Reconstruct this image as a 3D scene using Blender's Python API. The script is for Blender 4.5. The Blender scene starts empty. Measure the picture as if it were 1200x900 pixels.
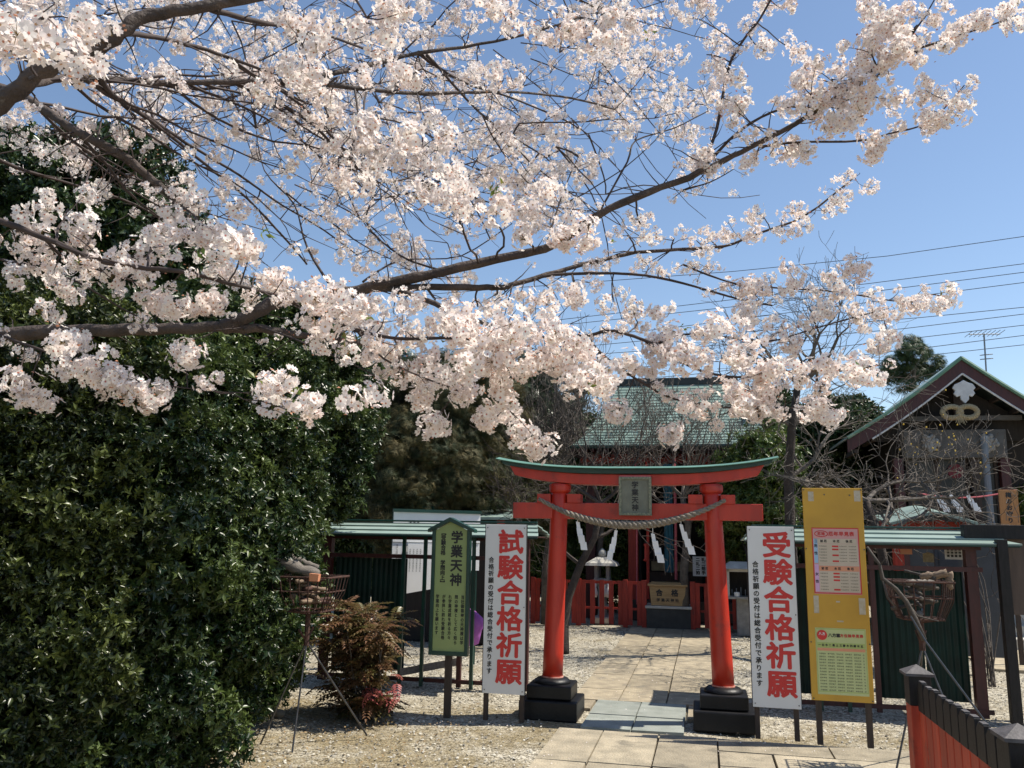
import bpy, math, random
import numpy as np
from math import sin, cos, pi, radians, sqrt, atan2, tan
from mathutils import Vector, Matrix
RND = random.Random(7)
NR = np.random.RandomState(11)
sc = bpy.context.scene
COL = sc.collection

# ------------------------------------------------------------------ camera
F = 970.0; PITCH = radians(10.5); ROLL = radians(1.0); EYE = 1.6; AZ = radians(13)
_f = np.array([0, cos(PITCH), sin(PITCH)]); _r = np.array([1.0, 0, 0]); _u = np.cross(_r, _f)
_R = cos(ROLL)*_r + sin(ROLL)*_u; _U = -sin(ROLL)*_r + cos(ROLL)*_u
cam_d = bpy.data.cameras.new("camera"); cam = bpy.data.objects.new("camera", cam_d); COL.objects.link(cam)
M = Matrix(((_R[0], _U[0], -_f[0], 0), (_R[1], _U[1], -_f[1], 0), (_R[2], _U[2], -_f[2], EYE), (0, 0, 0, 1)))
cam.matrix_world = M
cam_d.sensor_width = 36; cam_d.lens = 36*F/1200; cam_d.clip_start = 0.05; cam_d.clip_end = 2000
sc.camera = cam

# ------------------------------------------------------------------ light
SUN_EL = radians(58); SUN_AZ = radians(88)          # azimuth measured from +Y (view direction) towards +X
w = bpy.data.worlds.new("World"); sc.world = w; w.use_nodes = True
nt = w.node_tree; bg = nt.nodes['Background']
sky = nt.nodes.new('ShaderNodeTexSky'); sky.sky_type = 'NISHITA'; sky.sun_disc = False
sky.sun_elevation = SUN_EL; sky.sun_rotation = SUN_AZ
sky.air_density = 1.0; sky.dust_density = 0.25; sky.ozone_density = 1.0
nt.links.new(sky.outputs[0], bg.inputs[0]); bg.inputs[1].default_value = 0.118
sd = bpy.data.lights.new("sun", 'SUN'); sd.energy = 5.0; sd.angle = radians(0.5); sd.color = (1.0, 0.93, 0.82)
so = bpy.data.objects.new("sun", sd); COL.objects.link(so)
sv = Vector((sin(SUN_AZ)*cos(SUN_EL), cos(SUN_AZ)*cos(SUN_EL), sin(SUN_EL)))
so.rotation_euler = sv.to_track_quat('Z', 'Y').to_euler()
sc.view_settings.view_transform = 'Standard'; sc.view_settings.look = 'None'
sc.view_settings.exposure = 0.45; sc.view_settings.gamma = 1.0

# ------------------------------------------------------------------ frames
L_ = np.array([cos(AZ), -sin(AZ), 0]); P_ = np.array([sin(AZ), cos(AZ), 0]); C_ = np.array([0, 0, EYE])
def ray(x, y): return _f + _R*(x-600)/F - _U*(y-450)/F
def S2W(u, v, z=0.0): return u*L_ + v*P_ + np.array([0, 0, z])
def W2S(p): return np.array([p@L_, p@P_, p[2]])
def G(x, y, z=0.0):
    d = ray(x, y); return W2S(C_ + d*(z-EYE)/d[2])
def V(x, y, v):
    d = ray(x, y); return W2S(C_ + d*v/(d@P_))
def D(x, y, dist): return C_ + ray(x, y)*dist      # world point at a depth

# ------------------------------------------------------------------ materials
MATS = {}
def mat(name, c1, c2=None, rough=0.6, scale=6.0, bump=0.0, bscale=None, metal=0.0, spec=0.5, stretch=None, coat=0.0, detail=6.0, wear=None, wear_amt=0.55, orand=0):
    m = bpy.data.materials.new(name); m.use_nodes = True; n = m.node_tree; b = n.nodes['Principled BSDF']
    c2 = c2 or tuple(x*0.75 for x in c1)
    tc = n.nodes.new('ShaderNodeTexCoord'); mp = n.nodes.new('ShaderNodeMapping')
    if stretch: mp.inputs['Scale'].default_value = stretch
    n.links.new(tc.outputs['Object'], mp.inputs['Vector'])
    ns = n.nodes.new('ShaderNodeTexNoise'); ns.inputs['Scale'].default_value = scale; ns.inputs['Detail'].default_value = detail
    n.links.new(mp.outputs[0], ns.inputs['Vector'])
    cr = n.nodes.new('ShaderNodeValToRGB'); cr.color_ramp.elements[0].position = .32; cr.color_ramp.elements[1].position = .68
    cr.color_ramp.elements[0].color = (*c2, 1); cr.color_ramp.elements[1].color = (*c1, 1)
    n.links.new(ns.outputs['Fac'], cr.inputs[0]); out = cr.outputs[0]
    if wear:
        n2 = n.nodes.new('ShaderNodeTexNoise'); n2.inputs['Scale'].default_value = scale*0.37+1.3; n2.inputs['Detail'].default_value = 10; n2.inputs['Roughness'].default_value = .7
        n.links.new(tc.outputs['Object'], n2.inputs['Vector'])
        r2 = n.nodes.new('ShaderNodeValToRGB'); r2.color_ramp.elements[0].position = wear_amt; r2.color_ramp.elements[1].position = min(1, wear_amt+.12)
        n.links.new(n2.outputs['Fac'], r2.inputs[0])
        mx = n.nodes.new('ShaderNodeMix'); mx.data_type = 'RGBA'; mx.inputs['B'].default_value = (*wear, 1)
        n.links.new(r2.outputs[0], mx.inputs['Factor']); n.links.new(out, mx.inputs['A']); out = mx.outputs['Result']
    if orand:
        oi = n.nodes.new('ShaderNodeObjectInfo'); mr_ = n.nodes.new('ShaderNodeMapRange'); mr_.inputs['To Min'].default_value = 1-orand; mr_.inputs['To Max'].default_value = 1+orand*.6
        n.links.new(oi.outputs['Random'], mr_.inputs['Value']); hs = n.nodes.new('ShaderNodeHueSaturation'); n.links.new(mr_.outputs[0], hs.inputs['Value']); n.links.new(out, hs.inputs['Color']); out = hs.outputs[0]
    n.links.new(out, b.inputs['Base Color'])
    b.inputs['Roughness'].default_value = rough; b.inputs['Metallic'].default_value = metal
    b.inputs['Specular IOR Level'].default_value = spec; b.inputs['Coat Weight'].default_value = coat
    if bump:
        nb = n.nodes.new('ShaderNodeTexNoise'); nb.inputs['Scale'].default_value = bscale or scale*6; nb.inputs['Detail'].default_value = 8
        n.links.new(mp.outputs[0], nb.inputs['Vector'])
        bp = n.nodes.new('ShaderNodeBump'); bp.inputs['Strength'].default_value = bump; bp.inputs['Distance'].default_value = .02
        n.links.new(nb.outputs['Fac'], bp.inputs['Height']); n.links.new(bp.outputs[0], b.inputs['Normal'])
    MATS[name] = m; return m

VERM = mat('vermilion_paint', (.56, .036, .015), (.43, .027, .013), rough=.42, scale=5, bump=.12, bscale=22, stretch=(2, 2, .5), wear=(.24, .028, .02), wear_amt=.58, coat=.08)
VERM2 = mat('weathered_vermilion', (.44, .040, .020), (.28, .024, .014), rough=.6, scale=7, bump=.15, stretch=(6, 6, .8), wear=(.14, .03, .025), wear_amt=.6, orand=.2)
DRED = mat('dark_red_paint', (.070, .014, .013), (.040, .009, .009), rough=.5, scale=8, bump=.08, stretch=(4, 4, .8))
DGREEN = mat('dark_green_paint', (.010, .055, .040), (.007, .035, .027), rough=.35, scale=6, bump=.05)
PANELG = mat('dark_green_sheet', (.004, .026, .020), (.0025, .014, .011), spec=.25, rough=.45, scale=6, bump=.05)
HROOF = mat('hall_roof_sheet', (.20, .285, .25), (.16, .23, .20), rough=.55, scale=2, orand=.15)
ROOFG = mat('green_sheet_roof', (.27, .35, .31), (.21, .285, .25), rough=.5, scale=4, bump=.05, wear=(.16, .22, .19), wear_amt=.66, orand=.12)
TORIG = mat('torii_green', (.012, .050, .034), (.008, .034, .024), rough=.4, scale=5, bump=.05)
BLACK = mat('black_lacquer', (.011, .011, .012), (.006, .006, .007), spec=.3, rough=.45, scale=8, bump=.1, wear=(.03, .029, .027), wear_amt=.6)
BLACKW = mat('black_weathered_paint', (.020, .018, .019), (.010, .010, .010), spec=.3, rough=.55, scale=9, bump=.15, stretch=(5, 5, 1))
GREYCAP = mat('worn_grey_end_grain', (.12, .108, .108), (.06, .055, .055), rough=.7, scale=12, bump=.2)
ORANGE = mat('orange_red_boards', (.62, .085, .035), (.46, .06, .028), rough=.6, scale=4, bump=.2, stretch=(8, 8, .7), wear=(.24, .05, .03), wear_amt=.55, orand=.25)
WHITEP = mat('white_sign_paint', (.74, .74, .73), (.68, .68, .67), rough=.4, scale=3, wear=(.58, .57, .54), wear_amt=.66)
WHITEB = mat('white_board', (.82, .83, .82), (.76, .77, .76), rough=.4, scale=3)
PAPER = mat('white_paper', (.84, .84, .84), (.78, .78, .78), rough=.8, scale=5)
REDINK = mat('red_lettering', (.62, .035, .03), (.55, .03, .025), rough=.5, scale=9)
BLACKINK = mat('black_lettering', (.02, .02, .022), (.015, .015, .016), rough=.5, scale=9)
YELLOW = mat('yellow_board_paint', (.60, .34, .034), (.50, .28, .03), rough=.45, scale=4, bump=.04, wear=(.45, .30, .06), wear_amt=.66)
PINK = mat('pink_poster', (.64, .35, .33), (.60, .32, .30), rough=.5, scale=6)
BEIGE = mat('beige_poster_band', (.60, .50, .38), (.55, .46, .34), rough=.5, scale=6)
ORBAND = mat('orange_poster_band', (.72, .32, .18), (.66, .28, .15), rough=.5, scale=6)
BLUEB = mat('blue_poster_band', (.35, .55, .72), (.32, .5, .68), rough=.5, scale=6)
LILAC = mat('lilac_poster_band', (.68, .42, .66), (.62, .38, .6), rough=.5, scale=6)
LIME = mat('lime_poster', (.52, .57, .27), (.47, .52, .24), rough=.5, scale=6)
LIMED = mat('lime_poster_band', (.42, .50, .16), (.38, .46, .14), rough=.5, scale=6)
TAPE = mat('grey_tape_residue', (.55, .50, .40), (.45, .38, .25), rough=.7, scale=40)
SIGNG = mat('moss_green_sign', (.31, .39, .15), (.27, .34, .13), rough=.5, scale=4, wear=(.24, .32, .12), wear_amt=.66)
SLAB = mat('pale_stone_slab', (.41, .345, .235), (.25, .21, .148), rough=.85, scale=7, bump=.5, bscale=60, wear=(.20, .18, .14), wear_amt=.55, orand=.22)
SLAB2 = mat('warm_stone_slab', (.43, .37, .265), (.27, .235, .17), rough=.85, scale=6, bump=.5, bscale=60, wear=(.18, .16, .12), wear_amt=.56, orand=.22)
SLABB = mat('blue_grey_stone_slab', (.30, .32, .285), (.22, .24, .21), rough=.75, scale=6, bump=.3, bscale=70, wear=(.18, .20, .18), wear_amt=.58, orand=.12)
STONE = mat('grey_granite', (.34, .33, .31), (.22, .215, .205), rough=.85, scale=9, bump=.5, bscale=70, wear=(.14, .15, .13), wear_amt=.58)
STONEL = mat('pale_granite', (.55, .53, .48), (.42, .40, .36), rough=.85, scale=9, bump=.4, bscale=70)
WOOD = mat('pale_box_wood', (.42, .28, .13), (.32, .20, .09), rough=.6, scale=5, bump=.15, stretch=(1, 6, 12))
PLAQ = mat('orange_plaque_wood', (.46, .22, .08), (.38, .17, .06), rough=.6, scale=5, bump=.15, stretch=(8, 8, 1))
DSTICK = mat('dark_stick', (.09, .075, .06), (.04, .033, .028), rough=.85, scale=12, bump=.4)
GWOOD = mat('grey_weathered_wood', (.20, .175, .15), (.11, .095, .08), rough=.8, scale=5, bump=.4, stretch=(1, 8, 10))
DWOOD = mat('dark_brown_wood', (.06, .04, .03), (.035, .024, .018), rough=.7, scale=5, bump=.2, stretch=(6, 6, 1))
BWOOD = mat('brown_wood_panel', (.11, .075, .055), (.075, .05, .037), rough=.6, scale=4, bump=.15, stretch=(6, 6, .8))
LOGW = mat('split_firewood', (.30, .22, .15), (.16, .11, .075), rough=.85, scale=8, bump=.5, stretch=(2, 10, 10))
RUST = mat('rusty_iron', (.085, .034, .022), (.04, .02, .015), rough=.8, scale=20, bump=.4)
IRON = mat('dark_steel_rod', (.12, .12, .12), (.07, .065, .06), rough=.35, scale=20, metal=.7)
GALV = mat('galvanised_pipe', (.20, .22, .25), (.15, .17, .19), rough=.6, scale=10, metal=.2)
ROPE = mat('straw_rope', (.34, .29, .23), (.17, .145, .115), rough=.9, scale=60, bump=.6, bscale=160)
STRAW = mat('straw_ornament', (.46, .38, .24), (.30, .24, .14), rough=.9, scale=40, bump=.6)
PINKROPE = mat('pink_cord', (.62, .16, .18), (.5, .10, .12), rough=.8, scale=30)
TEALC = mat('teal_cloth', (.04, .16, .22), (.03, .11, .16), rough=.9, scale=12)
PURPLE = mat('purple_cloth', (.42, .13, .50), (.33, .09, .42), rough=.7, scale=9, bump=.3, bscale=18)
GOLD = mat('old_gold_panel', (.26, .22, .12), (.18, .14, .07), rough=.5, scale=10)
GLASS = mat('dusty_window_glass', (.055, .055, .05), (.025, .025, .024), rough=.35, scale=3, spec=.3)
GREYP = mat('blue_grey_panel', (.045, .052, .065), (.035, .04, .05), rough=.5, scale=4)
PLASTER = mat('grey_board_wall', (.12, .115, .108), (.075, .07, .065), rough=.8, scale=6, bump=.2)
WHITET = mat('white_trim', (.66, .66, .66), (.5, .5, .5), rough=.5, scale=8)
CABLE = mat('dark_cable', (.05, .055, .07), (.04, .045, .06), rough=.6)
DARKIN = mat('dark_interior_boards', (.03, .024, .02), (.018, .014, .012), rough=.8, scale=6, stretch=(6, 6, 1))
CERAM = mat('white_ceramic', (.8, .79, .77), (.74, .73, .7), rough=.25, scale=9)
TWIGB = mat('cherry_twig_bark', (.060, .040, .034), (.035, .024, .022), rough=.8, scale=20)
BARK = mat('cherry_bark', (.105, .078, .066), (.040, .030, .026), rough=.85, scale=9, bump=.9, bscale=45, stretch=(1, 1, 1), wear=(.24, .21, .18), wear_amt=.62)
BARK2 = mat('grey_bark', (.16, .135, .11), (.075, .06, .05), rough=.9, scale=10, bump=.8, bscale=40, wear=(.25, .24, .2), wear_amt=.6)
BARKD = mat('dark_bark', (.07, .052, .042), (.035, .027, .022), rough=.9, scale=10, bump=.8, bscale=40)
ROCK = mat('garden_rock', (.30, .25, .18), (.18, .15, .11), rough=.9, scale=6, bump=.8, bscale=25)

def leafmat(name, cA, cB, rough=.35, trans=.3, spec=.5, tcol=None):
    """tint attribute mixes the two leaf colours"""
    m = bpy.data.materials.new(name); m.use_nodes = True; n = m.node_tree; b = n.nodes['Principled BSDF']; out = n.nodes['Material Output']
    at = n.nodes.new('ShaderNodeAttribute'); at.attribute_name = 'tint'
    mx = n.nodes.new('ShaderNodeMix'); mx.data_type = 'RGBA'; mx.inputs['A'].default_value = (*cA, 1); mx.inputs['B'].default_value = (*cB, 1)
    n.links.new(at.outputs['Fac'], mx.inputs['Factor']); n.links.new(mx.outputs['Result'], b.inputs['Base Color'])
    b.inputs['Roughness'].default_value = rough; b.inputs['Specular IOR Level'].default_value = spec
    if trans:
        t = n.nodes.new('ShaderNodeBsdfTranslucent'); ms = n.nodes.new('ShaderNodeMixShader'); ms.inputs[0].default_value = trans
        if tcol: t.inputs[0].default_value = (*tcol, 1)
        else: n.links.new(mx.outputs['Result'], t.inputs[0])
        n.links.new(b.outputs[0], ms.inputs[1]); n.links.new(t.outputs[0], ms.inputs[2]); n.links.new(ms.outputs[0], out.inputs['Surface'])
    MATS[name] = m; return m
PETAL = leafmat('cherry_petal', (.93, .885, .835), (.91, .815, .785), rough=.7, trans=.38, spec=.2)
HEART = leafmat('flower_heart', (.50, .16, .15), (.62, .40, .22), rough=.8, trans=.2, spec=.2)
PEDI = leafmat('flower_stalk', (.20, .17, .05), (.24, .10, .06), rough=.7, trans=.2)
YLEAF = leafmat('young_cherry_leaf', (.14, .26, .04), (.22, .16, .05), rough=.45, trans=.4)
HLEAF = leafmat('hedge_leaf', (.012, .030, .009), (.125, .170, .045), rough=.34, trans=.25, spec=.45)
HLEAF2 = leafmat('olive_hedge_leaf', (.015, .026, .008), (.13, .16, .038), rough=.35, trans=.22, spec=.5)
TLEAF = leafmat('dark_tree_leaf', (.022, .045, .014), (.05, .08, .02), rough=.35, trans=.15, spec=.5)
CLEAF = leafmat('cypress_foliage', (.020, .036, .014), (.115, .092, .036), rough=.7, trans=.15, spec=.3)
BLEAF = leafmat('bright_shrub_leaf', (.07, .12, .025), (.16, .19, .045), rough=.4, trans=.3)
PLEAF = leafmat('pine_needles', (.035, .075, .030), (.075, .11, .035), rough=.5, trans=.1)
NLEAF = leafmat('bronze_leaf', (.13, .125, .045), (.19, .095, .055), rough=.35, trans=.3)
NLEAFR = leafmat('pink_red_leaf', (.42, .09, .10), (.5, .2, .16), rough=.4, trans=.35)
RLEAF = leafmat('red_leaf', (.30, .05, .04), (.20, .08, .03), rough=.4, trans=.3)
YFLOW = leafmat('yellow_blossom', (.75, .55, .10), (.7, .45, .08), rough=.6, trans=.3)
GRAVP = leafmat('gravel_stone', (.56, .53, .45), (.14, .125, .10), rough=.85, trans=0, spec=.3)

# ------------------------------------------------------------------ mesh building
class MB:
    def __init__(s): s.v = []; s.f = []; s.m = []
    def add(s, vs, fs, mi=0):
        o = len(s.v); s.v.extend([tuple(p) for p in vs])
        for f in fs: s.f.append(tuple(i+o for i in f)); s.m.append(mi)
        return s
    def box(s, x0, y0, z0, x1, y1, z1, mi=0):
        vs = [(x0, y0, z0), (x1, y0, z0), (x1, y1, z0), (x0, y1, z0), (x0, y0, z1), (x1, y0, z1), (x1, y1, z1), (x0, y1, z1)]
        return s.add(vs, [(0, 3, 2, 1), (4, 5, 6, 7), (0, 1, 5, 4), (1, 2, 6, 5), (2, 3, 7, 6), (3, 0, 4, 7)], mi)
    def cbox(s, x, y, z, sx, sy, sz, mi=0): return s.box(x-sx/2, y-sy/2, z-sz/2, x+sx/2, y+sy/2, z+sz/2, mi)
    def hexa(s, a, b, mi=0):      # bottom quad a, top quad b, both counter-clockwise from above
        return s.add(list(a)+list(b), [(0, 3, 2, 1), (4, 5, 6, 7), (0, 1, 5, 4), (1, 2, 6, 5), (2, 3, 7, 6), (3, 0, 4, 7)], mi)
    def prism(s, poly, y0, y1, mi=0, axis='y'):   # outline in x-z (axis y) or x-y (axis z)
        n = len(poly)
        if axis == 'y': a = [(p[0], y0, p[1]) for p in poly]; b = [(p[0], y1, p[1]) for p in poly]
        elif axis == 'z': a = [(p[0], p[1], y0) for p in poly]; b = [(p[0], p[1], y1) for p in poly]
        else: a = [(y0, p[0], p[1]) for p in poly]; b = [(y1, p[0], p[1]) for p in poly]
        fs = [tuple(range(n)), tuple(range(2*n-1, n-1, -1))] + [(i, i+n, (i+1) % n+n, (i+1) % n) for i in range(n)]
        return s.add(a+b, fs, mi)
    def tube(s, pts, rad, n=8, mi=0, cap=True):
        pts = [Vector(p) for p in pts]; k = len(pts)
        if not hasattr(rad, '__len__'): rad = [rad]*k
        o = len(s.v); up = None
        for i, p in enumerate(pts):
            t = (pts[min(i+1, k-1)]-pts[max(i-1, 0)])
            if t.length < 1e-9: t = Vector((0, 0, 1))
            t.normalize()
            if up is None: up = Vector((0, 0, 1)) if abs(t.z) < .9 else Vector((1, 0, 0))
            a = t.cross(up)
            if a.length < 1e-6: a = t.cross(Vector((1, 0, 0)))
            a.normalize(); b = a.cross(t); up = b
            for j in range(n):
                q = 2*pi*j/n; d = p + (a*cos(q)+b*sin(q))*rad[i]; s.v.append((d.x, d.y, d.z))
        for i in range(k-1):
            for j in range(n):
                j2 = (j+1) % n; s.f.append((o+i*n+j, o+i*n+j2, o+(i+1)*n+j2, o+(i+1)*n+j)); s.m.append(mi)
        if cap and n > 2:
            s.f.append(tuple(o+j for j in range(n-1, -1, -1))); s.m.append(mi)
            s.f.append(tuple(o+(k-1)*n+j for j in range(n))); s.m.append(mi)
        return s
    def lathe(s, prof, x, y, n=20, mi=0):
        o = len(s.v); k = len(prof)
        for r, z in prof:
            for j in range(n): s.v.append((x+r*cos(2*pi*j/n), y+r*sin(2*pi*j/n), z))
        for i in range(k-1):
            for j in range(n):
                j2 = (j+1) % n; s.f.append((o+i*n+j, o+i*n+j2, o+(i+1)*n+j2, o+(i+1)*n+j)); s.m.append(mi)
        s.f.append(tuple(o+j for j in range(n-1, -1, -1))); s.m.append(mi)
        s.f.append(tuple(o+(k-1)*n+j for j in range(n))); s.m.append(mi)
        return s
    def blob(s, c, r, n=10, mi=0, jit=.15, sq=(1, 1, 1)):
        o = len(s.v); rings = n//2
        ph = RND.random()*9
        for i in range(rings+1):
            th = pi*i/rings
            for j in range(n):
                q = 2*pi*j/n; k = 1+jit*sin(3*q+ph+th*2)*sin(th)*.6+jit*sin(5*th+ph)*.5*sin(q+ph)*sin(th)
                s.v.append((c[0]+r*sq[0]*k*sin(th)*cos(q), c[1]+r*sq[1]*k*sin(th)*sin(q), c[2]+r*sq[2]*k*cos(th)))
        for i in range(rings):
            for j in range(n):
                j2 = (j+1) % n; s.f.append((o+i*n+j, o+(i+1)*n+j, o+(i+1)*n+j2, o+i*n+j2)); s.m.append(mi)
        return s
    def mesh(s, name, mats, org=(0, 0, 0), smooth=False):
        me = bpy.data.meshes.new(name); ox, oy, oz = org
        me.from_pydata([(a-ox, b-oy, c-oz) for a, b, c in s.v], [], s.f)
        for m_ in (mats if isinstance(mats, (list, tuple)) else [mats]): me.materials.append(m_)
        if any(s.m): me.polygons.foreach_set('material_index', s.m)
        if smooth: me.polygons.foreach_set('use_smooth', [True]*len(me.polygons))
        me.update(); return me

ORG = {}
def put(o, name, label, cat, group, kind):
    if label: o['label'] = label
    if cat: o['category'] = cat
    if group: o['group'] = group
    if kind: o['kind'] = kind
def thing(name, label, cat, org, frame='s', group=None, kind=None):
    """Empty at a thing's base. frame s: shrine axes (u across, v along the path); frame w: world axes."""
    o = bpy.data.objects.new(name, None); COL.objects.link(o); o.empty_display_size = .1
    if frame == 's': o.location = S2W(*org); o.rotation_euler = (0, 0, -AZ)
    else: o.location = org
    ORG[o.name] = tuple(org); put(o, name, label, cat, group, kind); return o
def part(name, mb, mats, parent, smooth=False, bevel=0, kind=None, label=None):
    """mb is in the same absolute frame as the thing's origin"""
    org = ORG[parent.name]
    o = bpy.data.objects.new(name, mb.mesh(name, mats, org, smooth)); COL.objects.link(o); o.parent = parent
    p = parent
    if p.parent is not None: pass
    ORG[o.name] = org
    if bevel: bv(o, bevel)
    put(o, name, label, None, None, kind); return o
def bv(o, wd, seg=2):
    b = o.modifiers.new('edge', 'BEVEL'); b.width = wd; b.segments = seg; b.limit_method = 'ANGLE'
def single(name, mb, mats, label, cat, org=(0, 0, 0), frame='s', group=None, kind=None, smooth=False, bevel=0):
    o = bpy.data.objects.new(name, mb.mesh(name, mats, org, smooth)); COL.objects.link(o)
    if frame == 's': o.location = S2W(*org); o.rotation_euler = (0, 0, -AZ)
    else: o.location = org
    ORG[o.name] = tuple(org); put(o, name, label, cat, group, kind)
    if bevel: bv(o, bevel)
    return o
def copy_tree(o, parent=None, **kw):
    c = o.copy(); COL.objects.link(c); c.parent = parent; ORG[c.name] = ORG.get(o.name, (0, 0, 0))
    for k, v in kw.items(): c[k] = v
    for ch in list(o.children):
        if ch.name in ORG or True: copy_tree(ch, c)
    return c
def np_mesh(name, verts, faces, mats, mi=None, tint=None, smooth=False):
    """verts (n,3), faces (m,3) triangles"""
    me = bpy.data.meshes.new(name); nv, nf = len(verts), len(faces)
    me.vertices.add(nv); me.vertices.foreach_set('co', np.asarray(verts, np.float32).ravel())
    me.loops.add(nf*3); me.loops.foreach_set('vertex_index', np.asarray(faces, np.int32).ravel())
    me.polygons.add(nf); me.polygons.foreach_set('loop_start', np.arange(0, nf*3, 3, dtype=np.int32))
    for m_ in (mats if isinstance(mats, (list, tuple)) else [mats]): me.materials.append(m_)
    if mi is not None: me.polygons.foreach_set('material_index', np.asarray(mi, np.int32))
    if smooth: me.polygons.foreach_set('use_smooth', np.ones(nf, bool))
    me.update(calc_edges=True)
    if tint is not None:
        a = me.attributes.new('tint', 'FLOAT', 'POINT'); a.data.foreach_set('value', np.asarray(tint, np.float32))
    return me
def frames(nrm, rng, spin=True):
    n = nrm/np.linalg.norm(nrm, axis=1, keepdims=True)
    t = rng.normal(size=n.shape); a = np.cross(n, t); a /= np.linalg.norm(a, axis=1, keepdims=True); b = np.cross(n, a)
    return np.stack([a, b, n], axis=2)          # columns a,b,n : local z -> n
def scatter(bv_, bf, bm, pos, rot, scl, tint, bt=None):
    """stamp a small base mesh at many places"""
    k = len(bv_); n = len(pos)
    vs = np.einsum('nij,kj->nki', rot, bv_)*scl[:, None, None] + pos[:, None, :]
    fs = (bf[None] + (np.arange(n)*k)[:, None, None]).reshape(-1, 3)
    tt = np.repeat(tint, k).reshape(n, k)
    if bt is not None: tt = np.clip(tt+bt[None], 0, 1)
    return vs.reshape(-1, 3), fs, np.tile(bm, n), tt.ravel()
def merge(lst):
    off = 0; V_, F_, M_, T_ = [], [], [], []
    for v, f, m, t in lst: V_.append(v); F_.append(f+off); M_.append(m); T_.append(t); off += len(v)
    return np.concatenate(V_), np.concatenate(F_), np.concatenate(M_), np.concatenate(T_)

# ------------------------------------------------------------------ glyphs (built-in font only)
_gl = {}
def glyph(ch):
    if ch in _gl: return _gl[ch]
    cu = bpy.data.curves.new('g', 'FONT'); cu.body = ch; cu.size = 1; cu.resolution_u = 2
    o = bpy.data.objects.new('g', cu); COL.objects.link(o)
    dg = bpy.context.evaluated_depsgraph_get(); me = bpy.data.meshes.new_from_object(o.evaluated_get(dg))
    vs = [(p.co.x, p.co.y) for p in me.vertices]; fs = [tuple(p.vertices) for p in me.polygons]
    bpy.data.objects.remove(o); bpy.data.curves.remove(cu); bpy.data.meshes.remove(me)
    _gl[ch] = (vs, fs); return _gl[ch]
_ref = glyph('願')[0]; _rx = (min(p[0] for p in _ref)+max(p[0] for p in _ref))/2; _ry = (min(p[1] for p in _ref)+max(p[1] for p in _ref))/2
_rw = max(p[0] for p in _ref)-min(p[0] for p in _ref)
def letter(mb, ch, x, y, z, w_, h_, bold=0.0, mi=0, rot=0):
    """one character on the plane y (facing -y), centre x,z"""
    vs, fs = glyph(ch); sx, sz = w_/_rw, h_/_rw
    offs = [(0, 0)] if not bold else [(cos(a)*bold, sin(a)*bold) for a in [i*pi/3+.3 for i in range(6)]]+[(0, 0)]
    for k, (dx, dz) in enumerate(offs):
        pts = []
        for p in vs:
            a, b = (p[0]-_rx)*sx, (p[1]-_ry)*sz
            if rot: a, b = b, -a
            pts.append((x+a+dx, y-k*.00025, z+b+dz))
        mb.add(pts, fs, mi)
def column(mb, text, x, y, ztop, size, pitch, bold=0, wk=1.0, mi=0):
    z = ztop-pitch/2
    for ch in text:
        if ch != '　': letter(mb, ch, x, y, z, size*wk, size, bold, mi, rot=1 if ch in '【】ー「」' else 0)
        z -= pitch
def rowtext(mb, text, x, y, z, size, pitch, bold=0, mi=0):
    for i, ch in enumerate(text): letter(mb, ch, x+i*pitch, y, z, size, size, bold, mi)

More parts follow.
